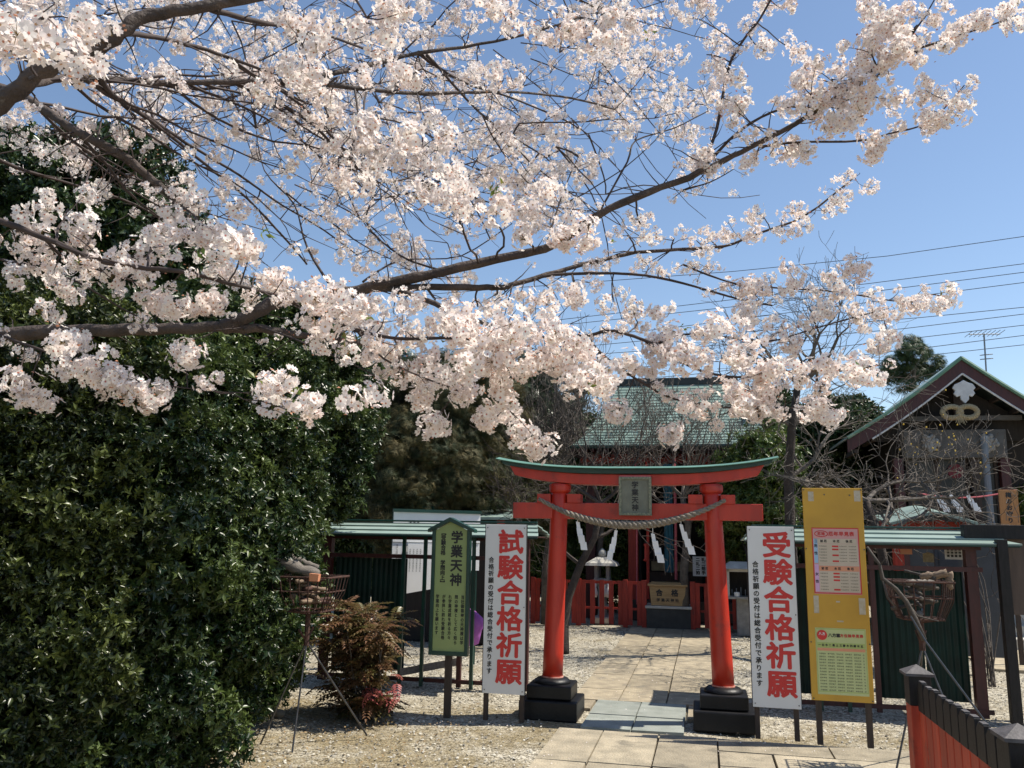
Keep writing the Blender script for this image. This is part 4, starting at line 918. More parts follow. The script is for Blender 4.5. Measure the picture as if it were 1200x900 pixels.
# straw loop
r2 = thing('straw_wreath', 'looped pale straw rope ornament hanging under the hall gable', 'straw ornament', (4.6, RV-.1, 3.75))
c = V(1125, 485, RV-.1)
for sg in (-1, 1):
    b = MB(); rope(b, [(c[0]+sg*(.13+.15*cos(a_)), RV-.1, c[2]+.03+.10*sin(a_)) for a_ in [i*2*pi/10 for i in range(11)]], .045, 8, taper=False, n=70); part('straw_loop', b, STRAW, r2, smooth=True)
b = MB()
for i in range(7): b.tube([(c[0], RV-.12, c[2]+.02), (c[0]-.09+i*.03, RV-.14, c[2]-.16-.02*(i % 3))], [.012, .006], 5)
part('straw_tassel', b, STRAW, r2)
# grey drain pipe
c = V(1157, 560, RV-.2)
b = MB(); b.tube([(c[0], RV-.2, .3), (c[0], RV-.2, 3.45)], .055, 12); b.tube([(c[0], RV-.2, 2.9), (c[0], RV-.2, 2.93)], .068, 12); b.tube([(c[0], RV-.2, 1.95), (c[0], RV-.2, 1.98)], .068, 12)
single('drain_pipe', b, GALV, 'grey vertical pipe standing before the gabled hall windows', 'pipe', org=(c[0], RV-.2, 0))
# shide string
a, c = V(1075, 578, 15.3), V(1192, 574, 15.3)
b = MB(); b.tube([(a[0]+(c[0]-a[0])*i/10, 15.3, a[2]+(c[2]-a[2])*i/10-.10*sin(pi*i/10)) for i in range(11)], .014, 6)
single('straw_string', b, PINKROPE, 'thin reddish string stretched before the gabled hall', 'string', org=(a[0], 15.3, a[2]))
for i, px in enumerate((1098, 1114, 1134)):
    p = V(px, 579, 15.28); b = MB(); shide(b, p[0], 15.28, p[2], .11, .30, 4, .35, .8)
    single('hall_paper_streamer', b, PAPER, ['white paper streamer on hall string above the low green roof', 'middle of three white paper streamers on the hall string', 'white paper streamer on hall string nearest the grey pipe'][i], 'paper streamer', org=(p[0], 15.28, p[2]), group='paper streamers before the gabled hall')
# wooden plaque
p = V(1183, 595, 13.0); b = MB(); b.box(p[0]-.12, 13.0, p[2]-.26, p[0]+.12, 13.03, p[2]+.25); q = single('wooden_name_board', b, PLAQ, 'upright orange wooden board with black brush writing near right edge', 'sign', org=(p[0], 13, p[2]), bevel=.004)
b = MB(); column(b, '梅のお守り', p[0], 12.998, p[2]+.22, .075, .088, .004); part('lettering', b, BLACKINK, q)
b = MB(); b.box(p[0]-.03, 13.035, 0, p[0]+.03, 13.07, p[2]+.1); part('post', b, DWOOD, q)
# black post-and-beam barrier
r = thing('black_timber_gate', 'black timber post and beam with dark panel at the right edge', 'gate', (2.9, 8.8, 0))
b = MB(); b.box(2.71, 8.8, 0, 2.80, 8.89, 1.66); part('post', b, BLACKW, r, bevel=.004)
b = MB(); b.box(2.48, 8.98, 1.665, 3.05, 9.10, 1.80); part('beam', b, BLACKW, r, bevel=.004)
b = MB(); b.box(2.90, 9.12, .95, 3.9, 9.18, 1.80); part('brown_panel', b, BWOOD, r, bevel=.004)
b = MB(); b.box(2.84, 9.12, 0, 2.895, 9.2, 1.80); part('side_post', b, BLACKW, r)
b = MB(); b.box(2.63, 10.6, .62, 2.84, 10.66, 1.72); b.box(2.60, 10.6, 0, 2.64, 10.66, 1.72); part('grey_panel', b, GREYP, r)
# low green-roofed red stand
r = thing('small_roofed_stand', 'small red stand with curved green roof above the right screen', 'roofed stand', (2.95, 12, 0))
cu = 2.85
for u in (2.50, 3.02):
    b = MB(); b.box(u-.06, 11.95, 0, u+.06, 12.07, 1.92); part('post', b, VERM2, r, bevel=.005)
b = MB(); b.box(2.3, 11.98, 1.80, 3.35, 12.06, 1.90); part('lintel', b, VERM2, r)
b = MB(); b.box(3.10, 12.1, .2, 3.7, 12.14, 1.72); part('grey_panel', b, GREYP, r)
n = 14
for i in range(n):
    f0, f1 = -1+2*i/n, -1+2*(i+1)/n; zc = lambda f: 2.10-.18*abs(f)**1.4+.03*abs(f)**4; um = lambda f: 2.88+f*.56
    b = MB(); bot = [(um(f0), 11.55, zc(f0)-.12), (um(f1), 11.55, zc(f1)-.12), (um(f1), 12.6, zc(f1)), (um(f0), 12.6, zc(f0))]
    b.hexa(bot, [(x, y, z+.035) for x, y, z in bot]); part('roof_strip', b, ROOFG, r)
# far dark storehouse roof at left and the sub-roof right of the green sign
r = thing('side_outbuilding', 'small green sheet roof with dark walls behind the left screen', 'outbuilding', (-2.3, 13, 0))
b = MB(); a = V(575, 597, 12.5)
b.hexa([(-4.0, 12.4, 1.86), (-2.85, 12.4, 1.86), (-2.85, 14.2, 2.2), (-4.0, 14.2, 2.2)], [(-4.0, 12.4, 1.90), (-2.85, 12.4, 1.90), (-3.15, 14.2, 2.26), (-4.0, 14.2, 2.26)]); part('roof', b, ROOFG, r)
b = MB(); b.box(-4.9, 12.7, 0, -3.05, 14.1, 1.84); part('dark_wall', b, DARKIN, r)
for u in (-3.02, -3.9):
    b = MB(); b.box(u-.05, 12.45, 0, u+.05, 12.55, 1.85); part('post', b, VERM2, r)
b = MB(); b.box(-5.2, 12.3, 1.90, -4.05, 13.9, 2.05); part('low_roof', b, DGREEN, r)

# ================================================================== POWER LINES, ANTENNA
for i, (pts_) in enumerate([[(1200, 277), (1040, 300), (860, 318), (500, 345)], [(1200, 309), (1020, 332), (800, 358), (480, 395)], [(1200, 319), (1020, 342), (780, 368), (480, 400)], [(1200, 331), (1020, 354), (780, 385), (480, 415)], [(1200, 360), (1080, 372), (800, 395), (480, 425)], [(1200, 368), (1060, 385), (800, 408), (480, 430)], [(1200, 381), (1040, 400), (780, 428), (480, 450)], [(1200, 393), (1080, 408), (800, 440), (480, 462)], [(1200, 404), (1100, 415), (800, 448), (480, 475)]]):
    d = 42+i*.4; w0, w1, w2, w3 = [Vector(D(x, y, d+(1200-x)*.012)) for x, y in pts_]
    b = MB(); q = []; 
    e = w0+(w0-w1)*1.2
    for p in (e, w0, w1, w2, w3): q.append(p)
    qq = []
    for k_ in range(len(q)-1):
        for t in range(6): qq.append(q[k_].lerp(q[k_+1], t/6))
    qq.append(q[-1])
    b.tube(qq, .019, 5)
    single('power_line', b, CABLE, 'thin dark overhead power line, %s of nine crossing the sky' % ['topmost', 'second from top', 'third from top', 'fourth from top', 'fifth from top', 'fourth from bottom', 'third from bottom', 'second from bottom', 'lowest'][i], 'power line', org=tuple(q[1]), frame='w', group='overhead lines at right')
r = thing('tv_antenna', 'thin television antenna mast above the gabled hall ridge', 'antenna', tuple(W2S(D(1156, 445, 21))))
a = V(1156, 450, 21); t_ = V(1153, 391, 21)
b = MB(); b.tube([(a[0], 21, a[2]-.5), (t_[0], 21, t_[2])], .018, 6); part('mast', b, GALV, r)
b = MB(); b.tube([(t_[0]-.35, 20.9, t_[2]-.03), (t_[0]+.38, 21.1, t_[2])], .012, 5); part('boom', b, GALV, r)
for i in range(8):
    u = t_[0]-.33+i*.098; b = MB(); b.tube([(u, 20.7, t_[2]), (u, 21.3, t_[2])], .008, 4); part('element', b, GALV, r)
for i in range(2):
    b = MB(); b.tube([(t_[0]-.13, 21, t_[2]-.62+i*.1), (t_[0]+.15, 21, t_[2]-.60+i*.1)], .012, 4); part('cross_bar', b, GALV, r)
# rocks at the hedge foot
for i, (px, py, s) in enumerate([(57, 897, .10), (150, 900, .08), (205, 893, .06), (300, 843, .07), (327, 838, .05)]):
    p = G(px, py); b = MB(); b.blob((p[0], p[1], .01), s, 12, jit=.3, sq=(1.2, 1, .8)); single('garden_rock', b, ROCK, ['rounded brown rock at the far left foot of hedge', 'small pale rock at hedge foot, second from far left', 'small rock at hedge foot near the gravel', 'low stone at hedge foot behind the fire basket', 'small stone close behind the fire basket legs'][i], 'rock', org=(p[0], p[1], 0), smooth=True)

# ================================================================== VEGETATION: shared leaf bases
def leaf_base(L=1.0, W=.42, fold=.12, droop=.10):
    v = np.array([[0, 0, 0], [W*.5, L*.45, fold], [0, L, -droop], [-W*.5, L*.45, fold], [0, L*.45, 0]], float)
    f = np.array([[0, 1, 4], [1, 2, 4], [0, 4, 3], [4, 2, 3]]); return v, f
def sprig(n=6, L=1.0, W=.42, up=.5, stem=.8, seed=0, simple=True):
    """rosette of leaves round a short shoot, axis +z, size about 1"""
    rg = np.random.RandomState(seed); VV, FF, TT = [], [], []; off = 0
    for i in range(n):
        v, f = leaf_base(L, W)
        if simple: v = v[:4]; f = np.array([[0, 1, 2], [0, 2, 3]])
        a = 2.4*i+rg.uniform(-.3, .3); el = rg.uniform(.1, 1.1)*up*2; z0 = stem*i/n-.4
        ca, sa, ce, se = cos(a), sin(a), cos(el), sin(el)
        x, y, z = v[:, 0], v[:, 1], v[:, 2]
        y2, z2 = y*ce-z*se, y*se+z*ce
        q = np.stack([x*ca-y2*sa, x*sa+y2*ca, z2+z0], 1)*rg.uniform(.8, 1.1)
        VV.append(q); FF.append(f+off); off += len(v); TT.append(np.full(len(v), rg.uniform(-.35, .35)))
    return np.concatenate(VV), np.concatenate(FF), np.concatenate(TT)
def foliage(name, blobs, dens, size, matl, parent, org, base=None, clump=.22, seed=1, up=.35, clumps_per=9, shell=.75):
    """blobs: (centre world xyz, radius or (rx,ry,rz)). leaves sit on many small clumps on each blob"""
    rg = np.random.RandomState(seed); base = base or sprig(6, seed=seed)
    P, N, T = [], [], []
    for c, r in blobs:
        r3 = np.array([r, r, r] if np.isscalar(r) else r, float); area = 4*pi*(r3.mean()**2)
        nc = max(5, int(area/(clump**2)*clumps_per/9))
        d = rg.normal(size=(nc, 3)); d /= np.linalg.norm(d, axis=1)[:, None]
        cc = np.array(c)+d*r3*rg.uniform(shell, 1.05, (nc, 1)); ctint = rg.uniform(.1, .9, nc)
        npc = max(3, int(dens*clump**2*4))
        for i in range(nc):
            cl = clump*rg.uniform(.6, 1.35); e = rg.normal(size=(npc, 3)); e /= np.linalg.norm(e, axis=1)[:, None]
            e += d[i]*.6; e /= np.linalg.norm(e, axis=1)[:, None]
            rad = cl*rg.uniform(.45, 1.0, (npc, 1)); P.append(cc[i]+e*rad*np.array([1, 1, .75])); N.append(e+np.array([0, 0, up])+rg.normal(size=(npc, 3))*.35)
            T.append(np.clip(ctint[i]**1.5+rg.normal(size=npc)*.22, 0, 1))
    P = np.concatenate(P); N = np.concatenate(N); T = np.concatenate(T)
    k = P[:, 2] > .03; P, N, T = P[k], N[k], T[k]
    V_, F_, M_, T_ = scatter(base[0], base[1], np.zeros(len(base[1]), int), P-np.array(org), frames(N, rg), size*rg.choice([.62, .8, 1, 1.15, 1.4], len(P))*rg.uniform(.9, 1.1, len(P)), T, base[2])
    o = bpy.data.objects.new(name, np_mesh(name, V_, F_, matl, M_, T_)); COL.objects.link(o); o.parent = parent; o['kind'] = 'stuff'
    return o
def limb(mb, a, c, r0, r1, n=6, wob=.1, sides=7):
    a, c = Vector(a), Vector(c); L = (c-a).length; pts = []; rr = []
    o1 = Vector((RND.uniform(-1, 1), RND.uniform(-1, 1), RND.uniform(-.5, .5)))*L*wob
    for i in range(n+1):
        t = i/n; pts.append(a.lerp(c, t)+o1*sin(pi*t)+Vector((RND.uniform(-1, 1), RND.uniform(-1, 1), RND.uniform(-1, 1)))*L*wob*.18*(0 < i < n)); rr.append(r0+(r1-r0)*t)
    mb.tube(pts, rr, sides); return pts
def wtree(name, label, cat, base, blobs, matl, barkm, dens, size, trunk_r, seed, group=None, sp=None, **kw):
    r = thing(name, label, cat, tuple(base), frame='w', group=group); b = MB()
    for j in range(3 if trunk_r > .03 else 2):
        cc = blobs[(j*7+seed) % len(blobs)][0]
        top = Vector(cc)
        limb(b, (base[0], base[1], base[2]-.05), (base[0]*.6+top.x*.4, base[1]*.6+top.y*.4, top.z*.55), trunk_r, trunk_r*.6)
        limb(b, (base[0]*.6+top.x*.4, base[1]*.6+top.y*.4, top.z*.55), top, trunk_r*.6, trunk_r*.2)
    part('trunk', b, barkm, r, smooth=True)
    for (c, rad) in blobs:
        rr_ = rad if np.isscalar(rad) else max(rad); b2 = MB()
    b = MB()
    for (c, rad) in blobs:
        rr_ = rad if np.isscalar(rad) else min(rad)
        for k_ in range(5):
            d = Vector((RND.uniform(-1, 1), RND.uniform(-1, 1), RND.uniform(-.6, 1))).normalized()
            limb(b, c, Vector(c)+d*rr_*.95, .014, .004, 4, .1, 4)
    part('twigs', b, barkm, r, kind='stuff')
    foliage('leaves', blobs, dens, size, matl, r, base, base=sp, seed=seed, **kw); return r
def BL(lst): return [(tuple(D(x, y, d)), r) for x, y, d, r in lst]

# ---- hedge and evergreen trees at left
def gbase(px, py): p = G(px, py); return tuple(S2W(*p))
SP6 = sprig(7, 1.0, .46, .45, .9, 3, simple=True)
hb = BL([(100, 690, 5.9, .5), (205, 600, 6.2, .35), (160, 800, 5.6, .3), (255, 690, 6.4, .3), (150, 560, 6.3, .62), (180, 660, 6.1, .62), (150, 760, 5.9, .5), (130, 850, 5.5, .36), (215, 840, 5.9, .34), (245, 740, 6.5, .5), (265, 630, 6.8, .6), (250, 540, 7.0, .7), (262, 800, 6.7, .28), (292, 790, 7.1, .28), (292, 710, 7.1, .34), (300, 625, 7.4, .46), (190, 480, 6.7, .6), (310, 560, 7.8, .55), (300, 480, 7.6, .6), (230, 880, 5.8, .2), (60, 870, 5.2, .3)])
wtree('evergreen_hedge', 'tall dense glossy evergreen hedge filling the left side', 'hedge', gbase(200, 850), hb, HLEAF, BARKD, 270, .049, .035, 3, sp=SP6, clump=.21, up=.2, shell=.55)
ob = BL([(15, 480, 6.0, .6), (85, 500, 6.0, .55), (10, 600, 5.6, .55), (80, 620, 5.6, .5), (15, 730, 5.3, .5), (70, 760, 5.2, .42), (10, 850, 5.0, .4), (120, 440, 6.4, .5), (40, 410, 6.3, .5)])
wtree('olive_shrub', 'yellowish olive-leaved evergreen shrub at the far left edge', 'shrub', tuple(S2W(-4.5, 5.4, 0)), ob, HLEAF2, BARKD, 230, .050, .03, 5, sp=sprig(7, 1.0, .42, .5, .9, 8), clump=.20, up=.15, shell=.55)
rb = BL([(365, 505, 9.2, .65), (372, 555, 9.4, .45), (325, 590, 8.6, .42), (330, 430, 8.6, .7), (378, 455, 9.4, .62), (270, 420, 8.2, .7), (318, 655, 8.5, .34), (318, 740, 8.3, .30), (345, 700, 8.9, .25), (318, 790, 8.4, .2)])
wtree('evergreen_tree', 'rounded evergreen tree rising behind the left fire basket and screen', 'tree', tuple(S2W(-4.5, 8.6, 0)), rb, HLEAF, BARKD, 200, .058, .05, 9, sp=SP6, clump=.21, up=.25, shell=.6, group='evergreens at left')
tb_ = BL([(55, 250, 8.6, .72), (130, 225, 8.8, .62), (165, 290, 8.6, .62), (90, 320, 8.4, .75), (15, 320, 8.4, .75), (200, 350, 8.6, .6), (20, 400, 8.0, .7), (110, 400, 8.0, .7), (210, 420, 8.2, .7), (95, 200, 8.9, .35), (245, 370, 8.9, .5), (40, 205, 8.8, .4)])
wtree('evergreen_tree', 'taller dark evergreen tree standing behind the cherry limb at upper left', 'tree', tuple(S2W(-6.2, 6.4, 0)), tb_, TLEAF, BARKD, 200, .06, .07, 12, sp=sprig(6, 1.0, .5, .45, .9, 4), clump=.21, up=.3, shell=.5, group='evergreens at left')
# ---- conifers and shrubs behind
def spray(seed=0):
    rg = np.random.RandomState(seed); VV, FF, TT = [], [], []
    for i in range(9):
        a = (i-4)*.30; L = 1-.07*abs(i-4); w_ = .10; d = np.array([sin(a), cos(a), -.15*abs(sin(a))-.1]); s = np.array([cos(a), -sin(a), 0])
        st = np.array([0, .06*i*.5, rg.uniform(-.08, .08)]); VV += [st-s*w_*.3, st+s*w_*.3, st+d*L]; FF.append([3*i, 3*i+1, 3*i+2]); TT += [rg.uniform(-.3, .3)]*3
    return np.array(VV), np.array(FF), np.array(TT)
cb = BL([(500, 560, 13.8, .95), (470, 590, 13.2, .7), (545, 590, 13.5, .8), (530, 520, 14.4, .9), (480, 500, 14.4, .85), (450, 540, 13.6, .7), (585, 560, 14.6, .8), (560, 480, 15, .8), (510, 455, 15, .6), (590, 600, 14, .6), (620, 590, 15, .7)])
wtree('cypress_tree', 'brownish green cypress behind the left screen and gate', 'tree', tuple(S2W(-4.0, 13.6, 0)), cb, CLEAF, BARKD, 230, .13, .12, 7, sp=spray(1), clump=.24, up=-.1, shell=.6)
wtree('fir_tree', 'dark pointed evergreen top showing below the blossom left of centre', 'tree', tuple(S2W(-5.6, 17.5, 0)), BL([(470, 470, 18, .7), (470, 440, 18, .45), (480, 510, 18, 1.0), (545, 450, 18.5, .6), (600, 450, 19, .7), (555, 430, 18.6, .3), (590, 500, 18.5, 1.1), (640, 460, 19, .8)]), TLEAF, BARKD, 110, .16, .12, 17, sp=spray(2), clump=.3, up=.2)
wtree('round_shrub', 'bright green shrub seen through the gate left of the hall', 'shrub', tuple(S2W(-2.3, 19, 0)), BL([(720, 650, 19.5, .62), (735, 690, 19, .45), (700, 630, 20, .6), (690, 680, 19.5, .6), (745, 625, 20, .5), (660, 640, 20, .8)]), BLEAF, BARKD, 120, .09, .04, 21, clump=.24)
wtree('broadleaf_shrub', 'yellow-green shrub between the gate top and bare tree trunk', 'shrub', tuple(S2W(.95, 14.5, 0)), BL([(895, 545, 15, .55), (880, 590, 15, .55), (905, 610, 15, .5), (865, 560, 15.5, .5), (900, 520, 15.6, .35), (850, 600, 16, .5), (880, 640, 15.5, .5), (910, 560, 15, .4)]), BLEAF, BARKD, 130, .075, .04, 23, clump=.24)
wtree('dark_evergreen', 'dark evergreen mass behind the bare plum branches at right', 'tree', tuple(S2W(2.2, 17.0, 0)), BL([(900, 490, 18, .55), (960, 520, 18, .9), (1000, 570, 17.5, .9), (940, 590, 17.5, .8), (985, 620, 17, .7), (925, 540, 18, .7), (1030, 560, 18.5, .7), (870, 500, 19, .5), (1000, 500, 18.5, .5)]), TLEAF, BARKD, 110, .11, .10, 25, clump=.30)
wtree('yellow_green_shrub', 'sunlit yellow-green shrub at the right edge beside the hall', 'shrub', tuple(S2W(5.6, 14.6, 0)), BL([(1200, 590, 14.8, .33), (1212, 570, 15, .3), (1205, 620, 14.8, .3)]), BLEAF, BARKD, 160, .085, .03, 27, clump=.2)
wtree('red_leaved_shrub', 'red-leaved bush at the right edge under the hall eave', 'shrub', tuple(S2W(5.9, 15.4, 0)), BL([(1200, 525, 15.6, .38), (1210, 550, 15.6, .35), (1205, 500, 15.8, .25)]), RLEAF, BARKD, 150, .07, .03, 29, clump=.2)
for i, (px, py, d, lb) in enumerate([(430, 560, 24, 'dark distant tree behind the cypress'), (640, 540, 25, 'dark distant tree left of the hall roof'), (770, 560, 27, 'dark distant tree hidden mostly by the small hall'), (930, 560, 26, 'dark distant tree right of the hall roof'), (1010, 590, 25, 'dark distant tree beside the gabled hall')]):
    c = D(px, py, d); wtree('distant_tree', lb, 'tree', (c[0], c[1], 0), [(tuple(c), (2.0, 1.2, 1.9)), ((c[0]-1.0, c[1]+.2, c[2]-1.3), (1.6, 1.1, 1.2)), ((c[0]+1.2, c[1], c[2]-1.2), (1.5, 1.1, 1.1)), ((c[0], c[1]+.2, c[2]-2.2), (2.4, 1.0, 1.2))], TLEAF, BARKD, 30, .17, .15, 31+i, clump=.45, group='distant trees')
# low far hedge closing the yard
r = thing('far_hedge', 'long dark hedge closing the yard behind all buildings', 'hedge', tuple(S2W(0, 27, 0)), frame='w')
bl = []
for i in range(36): u = -22+i*1.4; bl.append((tuple(S2W(u, 27+sin(i)*.6, .9+.3*sin(i*2.1))), (1.1, .8, 1.2)))
foliage('leaves', bl, 18, .22, TLEAF, r, tuple(S2W(0, 27, 0)), seed=41, clump=.45)

for uu, lb, sd_ in ((-15, 'long dark hedge along the far left side of the yard', 45), (13, 'long dark hedge along the far right side of the yard', 47)):
    r = thing('far_hedge', lb, 'hedge', tuple(S2W(uu, 14, 0)), frame='w'); bl = []
    for i in range(20): v = -1+i*1.45; bl.append((tuple(S2W(uu+sin(i*1.3)*.5, v, 1.2+.4*sin(i*2.1))), (1.1, 1.1, 1.7)))
    foliage('leaves', bl, 16, .24, TLEAF, r, tuple(S2W(uu, 14, 0)), seed=sd_, clump=.5)
wtree('evergreen_tree', 'broad evergreen tree continuing the hedge beyond the left picture edge', 'tree', (-6.6, 4.6, 0), [((-5.5, 4.0, .7), .8), ((-6.3, 4.6, .8), .9), ((-5.9, 4.3, 1.9), .9), ((-6.9, 4.9, 2.0), 1.0), ((-6.2, 4.6, 3.1), .95), ((-7.4, 5.3, 1.0), 1.0), ((-7.2, 5.4, 3.2), 1.0), ((-6.5, 5.2, 4.1), .8), ((-8.1, 5.8, 2.1), 1.0)], HLEAF, BARKD, 90, .075, .07, 49, sp=SP6, clump=.28, group='evergreens at left')
# ---- pine
r = thing('pine_tree', 'dark pine with rounded crown and thin trunk beside the hall roof', 'tree', tuple(D(1065, 560, 25)), frame='w')
t0, t1, t2 = D(1072, 560, 25), D(1070, 480, 25), D(1072, 425, 25)
b = MB(); limb(b, t0, t1, .11, .08); limb(b, t1, t2, .08, .04)
pads = [(1070, 412, .42), (1052, 425, .40), (1090, 425, .38), (1045, 440, .32), (1075, 436, .40), (1098, 438, .26), (1060, 452, .28), (1088, 455, .22), (1040, 432, .22), (1068, 402, .28)]
for x, y, s in pads: limb(b, Vector(t1).lerp(Vector(t2), RND.random()), D(x, y+3, 25), .03, .012, 4)
part('trunk', b, BARK2, r, smooth=True)
foliage('leaves', [(tuple(D(x, y, 25+RND.uniform(-.4, .4))), (s, s, s*.5)) for x, y, s in pads], 140, .15, PLEAF, r, tuple(D(1065, 560, 25)), base=spray(5), seed=43, clump=.16, up=.7)

# ---- bare trees
def bare(mb, p, d, L, r, lev, gnarl=.35, up=.15, split=3, tips=None, sides=5, minr=.0022):
    n = 4 if lev > 1 else 3; pts = [Vector(p)]; rr = [r]; d = Vector(d).normalized()
    for i in range(n):
        d = (d+Vector((RND.uniform(-1, 1), RND.uniform(-1, 1), RND.uniform(-1, 1)))*gnarl+Vector((0, 0, up))*.5).normalized()
        pts.append(pts[-1]+d*L/n); rr.append(max(minr, r*(1-.45*(i+1)/n)))
    mb.tube(pts, rr, sides if lev > 2 else 3, cap=False)
    if lev == 0:
        if tips is not None: tips.append(pts[-1])
        return
    for k_ in range(split+(1 if lev > 2 else 0)):
        i = RND.randint(1, n) if k_ else n
        s = d.cross(Vector((RND.uniform(-1, 1), RND.uniform(-1, 1), RND.uniform(-1, 1)))).normalized()
        nd = (d*(.75 if k_ else 1.1)+s*RND.uniform(.55, 1.0)).normalized() if k_ else (d+s*.3).normalized()
        bare(mb, pts[i], nd, L*RND.uniform(.62, .82), rr[i]*.68, lev-1, gnarl, up, split, tips, sides, minr)
def bare_tree(label, base, trunk, starts, lev, L, r0, group='bare trees', seed=1, gnarl=.3, up=.15, split=3, bark=None, minr=.003):
    global RND
    RND = random.Random(seed)
    r = thing('bare_tree', label, 'tree', tuple(base), frame='w', group=group); b = MB()
    k = len(trunk); b.tube(trunk, [r0*(1-.45*i/(k-1)) for i in range(k)], 10); part('trunk', b, bark or BARKD, r, smooth=True)
    for st in starts:
        b = MB(); ti, d = st[0], st[1]; Lx = st[2] if len(st) > 2 else L
        bare(b, trunk[ti], d, Lx, r0*.42, lev, gnarl, up, split, minr=minr); part('limb', b, bark or BARK2, r)
    return r
# right: plum tree rising behind the yellow board
tr = [S2W(*V(930, 640, 12)*np.array([1, 1, 0])), D(927, 640, 12.2), D(924, 560, 12.2), D(928, 500, 12.2), D(935, 450, 12.2)]
bare_tree('leafless plum tree with dark forked trunk above the yellow board', tr[0], [Vector(p) for p in tr],
          [(2, (1, -.2, .5), 1.0), (3, (-.7, .2, .5), .9), (3, (.9, .3, .9), 1.1), (4, (.3, 0, .8), .8), (4, (-.7, 0, .8), .8), (4, (.9, -.3, .7), .9), (2, (.8, .4, .15), 1.0)], 4, .72, .09, seed=5, gnarl=.32, up=.02, minr=.0032)
# twiggy plum in front of the gabled hall
tr = [S2W(2.05, 10.6, 0), S2W(2.1, 10.6, 1.0), S2W(2.0, 10.6, 1.7), S2W(1.9, 10.6, 2.1)]
bare_tree('twiggy leafless plum spreading sideways before the gabled hall', tr[0], [Vector(p) for p in tr],
          [(3, (1, .1, .35), .95), (3, (-.6, 0, .6), .6), (3, (.7, .2, .9), .8), (2, (1, -.2, .25), .9), (2, (.9, .5, .5), .9)], 4, .9, .07, seed=9, gnarl=.42, up=.03, minr=.0035)
# near plum that throws twig shadows on the path
tr = [S2W(.98, 9.9, 0), S2W(.95, 9.9, .8), S2W(.8, 9.85, 1.45), S2W(.72, 9.8, 1.9)]
# left: plum trunk behind the left gate pillar, leaning right
tr2 = [S2W(*G(661, 765)), D(661, 735, 12.2), D(666, 700, 12.2), D(680, 662, 12.3), D(697, 630, 12.3), D(704, 590, 12.3)]
bare_tree('dark leaning plum trunk seen between left gate pillar and stone lantern', tr2[0], [Vector(p) for p in tr2],
          [(3, (-1, 0, .7), .8), (4, (1, .2, .6), .8), (5, (-.3, 0, 1), .9), (5, (.8, 0, .8), .9), (5, (-.9, .2, .8), .9)], 4, .9, .075, seed=13, gnarl=.3, up=.1, minr=.004, bark=BARKD)
# brush behind the torii top left
for i, (px, py, d, s, lb) in enumerate([(640, 600, 16, 1.25, 'dense bare twiggy tree above the left end of the gate'), (700, 600, 17.5, 1.15, 'bare twiggy tree in front of the hall roof left corner'), (800, 600, 15.5, .95, 'bare tree with fine twigs before the hall roof'), (600, 600, 18, 1.2, 'bare brushy tree right of the cypress')]):
    base = D(px, py, d); bz = Vector((base[0], base[1], 0)); t = [bz, Vector((base[0], base[1], 1.0)), Vector((base[0]+.1, base[1], 1.9)), Vector((base[0], base[1], 2.4))]
    bare_tree(lb, bz, t, [(3, (1, 0, .9), s), (3, (-1, 0, .9), s), (3, (0, .3, 1), s*1.1), (2, (-.9, .3, .8), s), (2, (.9, -.2, .9), s), (3, (.3, -.3, 1), s)], 4, s, .09, seed=50+i, gnarl=.25, up=.25, split=3, bark=BARK2, minr=.0045)
# small yellow blossoms on the right plum
RND = random.Random(77)
b = MB()
for i in range(42):
    px, py = RND.gauss(1105, 26), RND.gauss(527, 17)
    p = D(px, py, 11.2+RND.uniform(-.4, .4)); b.blob(tuple(p), RND.uniform(.007, .014), 6, jit=.3)
yb = bpy.data.objects.new('yellow_bush_blossom', None)
bpy.data.objects.remove(yb)
r = thing('wintersweet_shrub', 'thin shrub dotted with small yellow blossoms before the gabled hall windows', 'shrub', tuple(S2W(3.2, 11.0, 0)), frame='w')
part('blossoms', b, YFLOW, r, kind='stuff')
b = MB(); base = S2W(3.2, 11.0, 0)
for i in range(9):
    tp = D(RND.uniform(1060, 1145), RND.uniform(495, 540), 11.2+RND.uniform(-.4, .4)); q = limb(b, (base[0]+RND.uniform(-.05, .05), base[1], 0), tp, .010, .003, 8, .08, 4)
    for j in range(4): a = q[RND.randint(4, 8)]; limb(b, a, a+Vector((RND.uniform(-.3, .3), RND.uniform(-.2, .2), RND.uniform(0, .35))), .004, .002, 3, .1, 3)
part('stems', b, BARK2, r)

# ---- bronze nandina/mahonia shrub
def pinnate(nl=7, L=1.0, seed=0):
    rg = np.random.RandomState(seed); VV, FF, TT = [], [], []; off = 0
    def addleaf(o, a, l, dz):
        nonlocal off
        v, f = leaf_base(l, .42*l, .05, .12*l); ca, sa = cos(a), sin(a)
        q = np.stack([v[:, 0]*ca-v[:, 1]*sa, v[:, 0]*sa+v[:, 1]*ca, v[:, 2]+dz*v[:, 1]], 1)+o
        VV.append(q); FF.append(f+off); off += 5; TT.append(np.full(5, rg.uniform(-.25, .25)))
    for i in range(nl):
        t = (i+1)/(nl+1); o = np.array([0, t*L, .10*sin(pi*t)-.18*t*t]); l = L*.36*(1-.35*t)
        addleaf(o, -1.15+.3*t, l, -.15); addleaf(o, 1.15-.3*t, l, -.15)
    addleaf(np.array([0, L*.93, -.15]), 0, L*.28, -.2)
    VV.append(np.array([[-.008, 0, 0], [.008, 0, 0], [0, L*.95, -.15]])); FF.append(np.array([[0, 1, 2]])+off); TT.append(np.zeros(3))
    return np.concatenate(VV), np.concatenate(FF), np.concatenate(TT)
mb0 = S2W(-2.95, 7.35, 0); r = thing('bronze_leaved_shrub', 'bushy shrub with bronze and pink-red feathery leaves before the left screen', 'shrub', tuple(mb0), frame='w')
b = MB(); tips = []
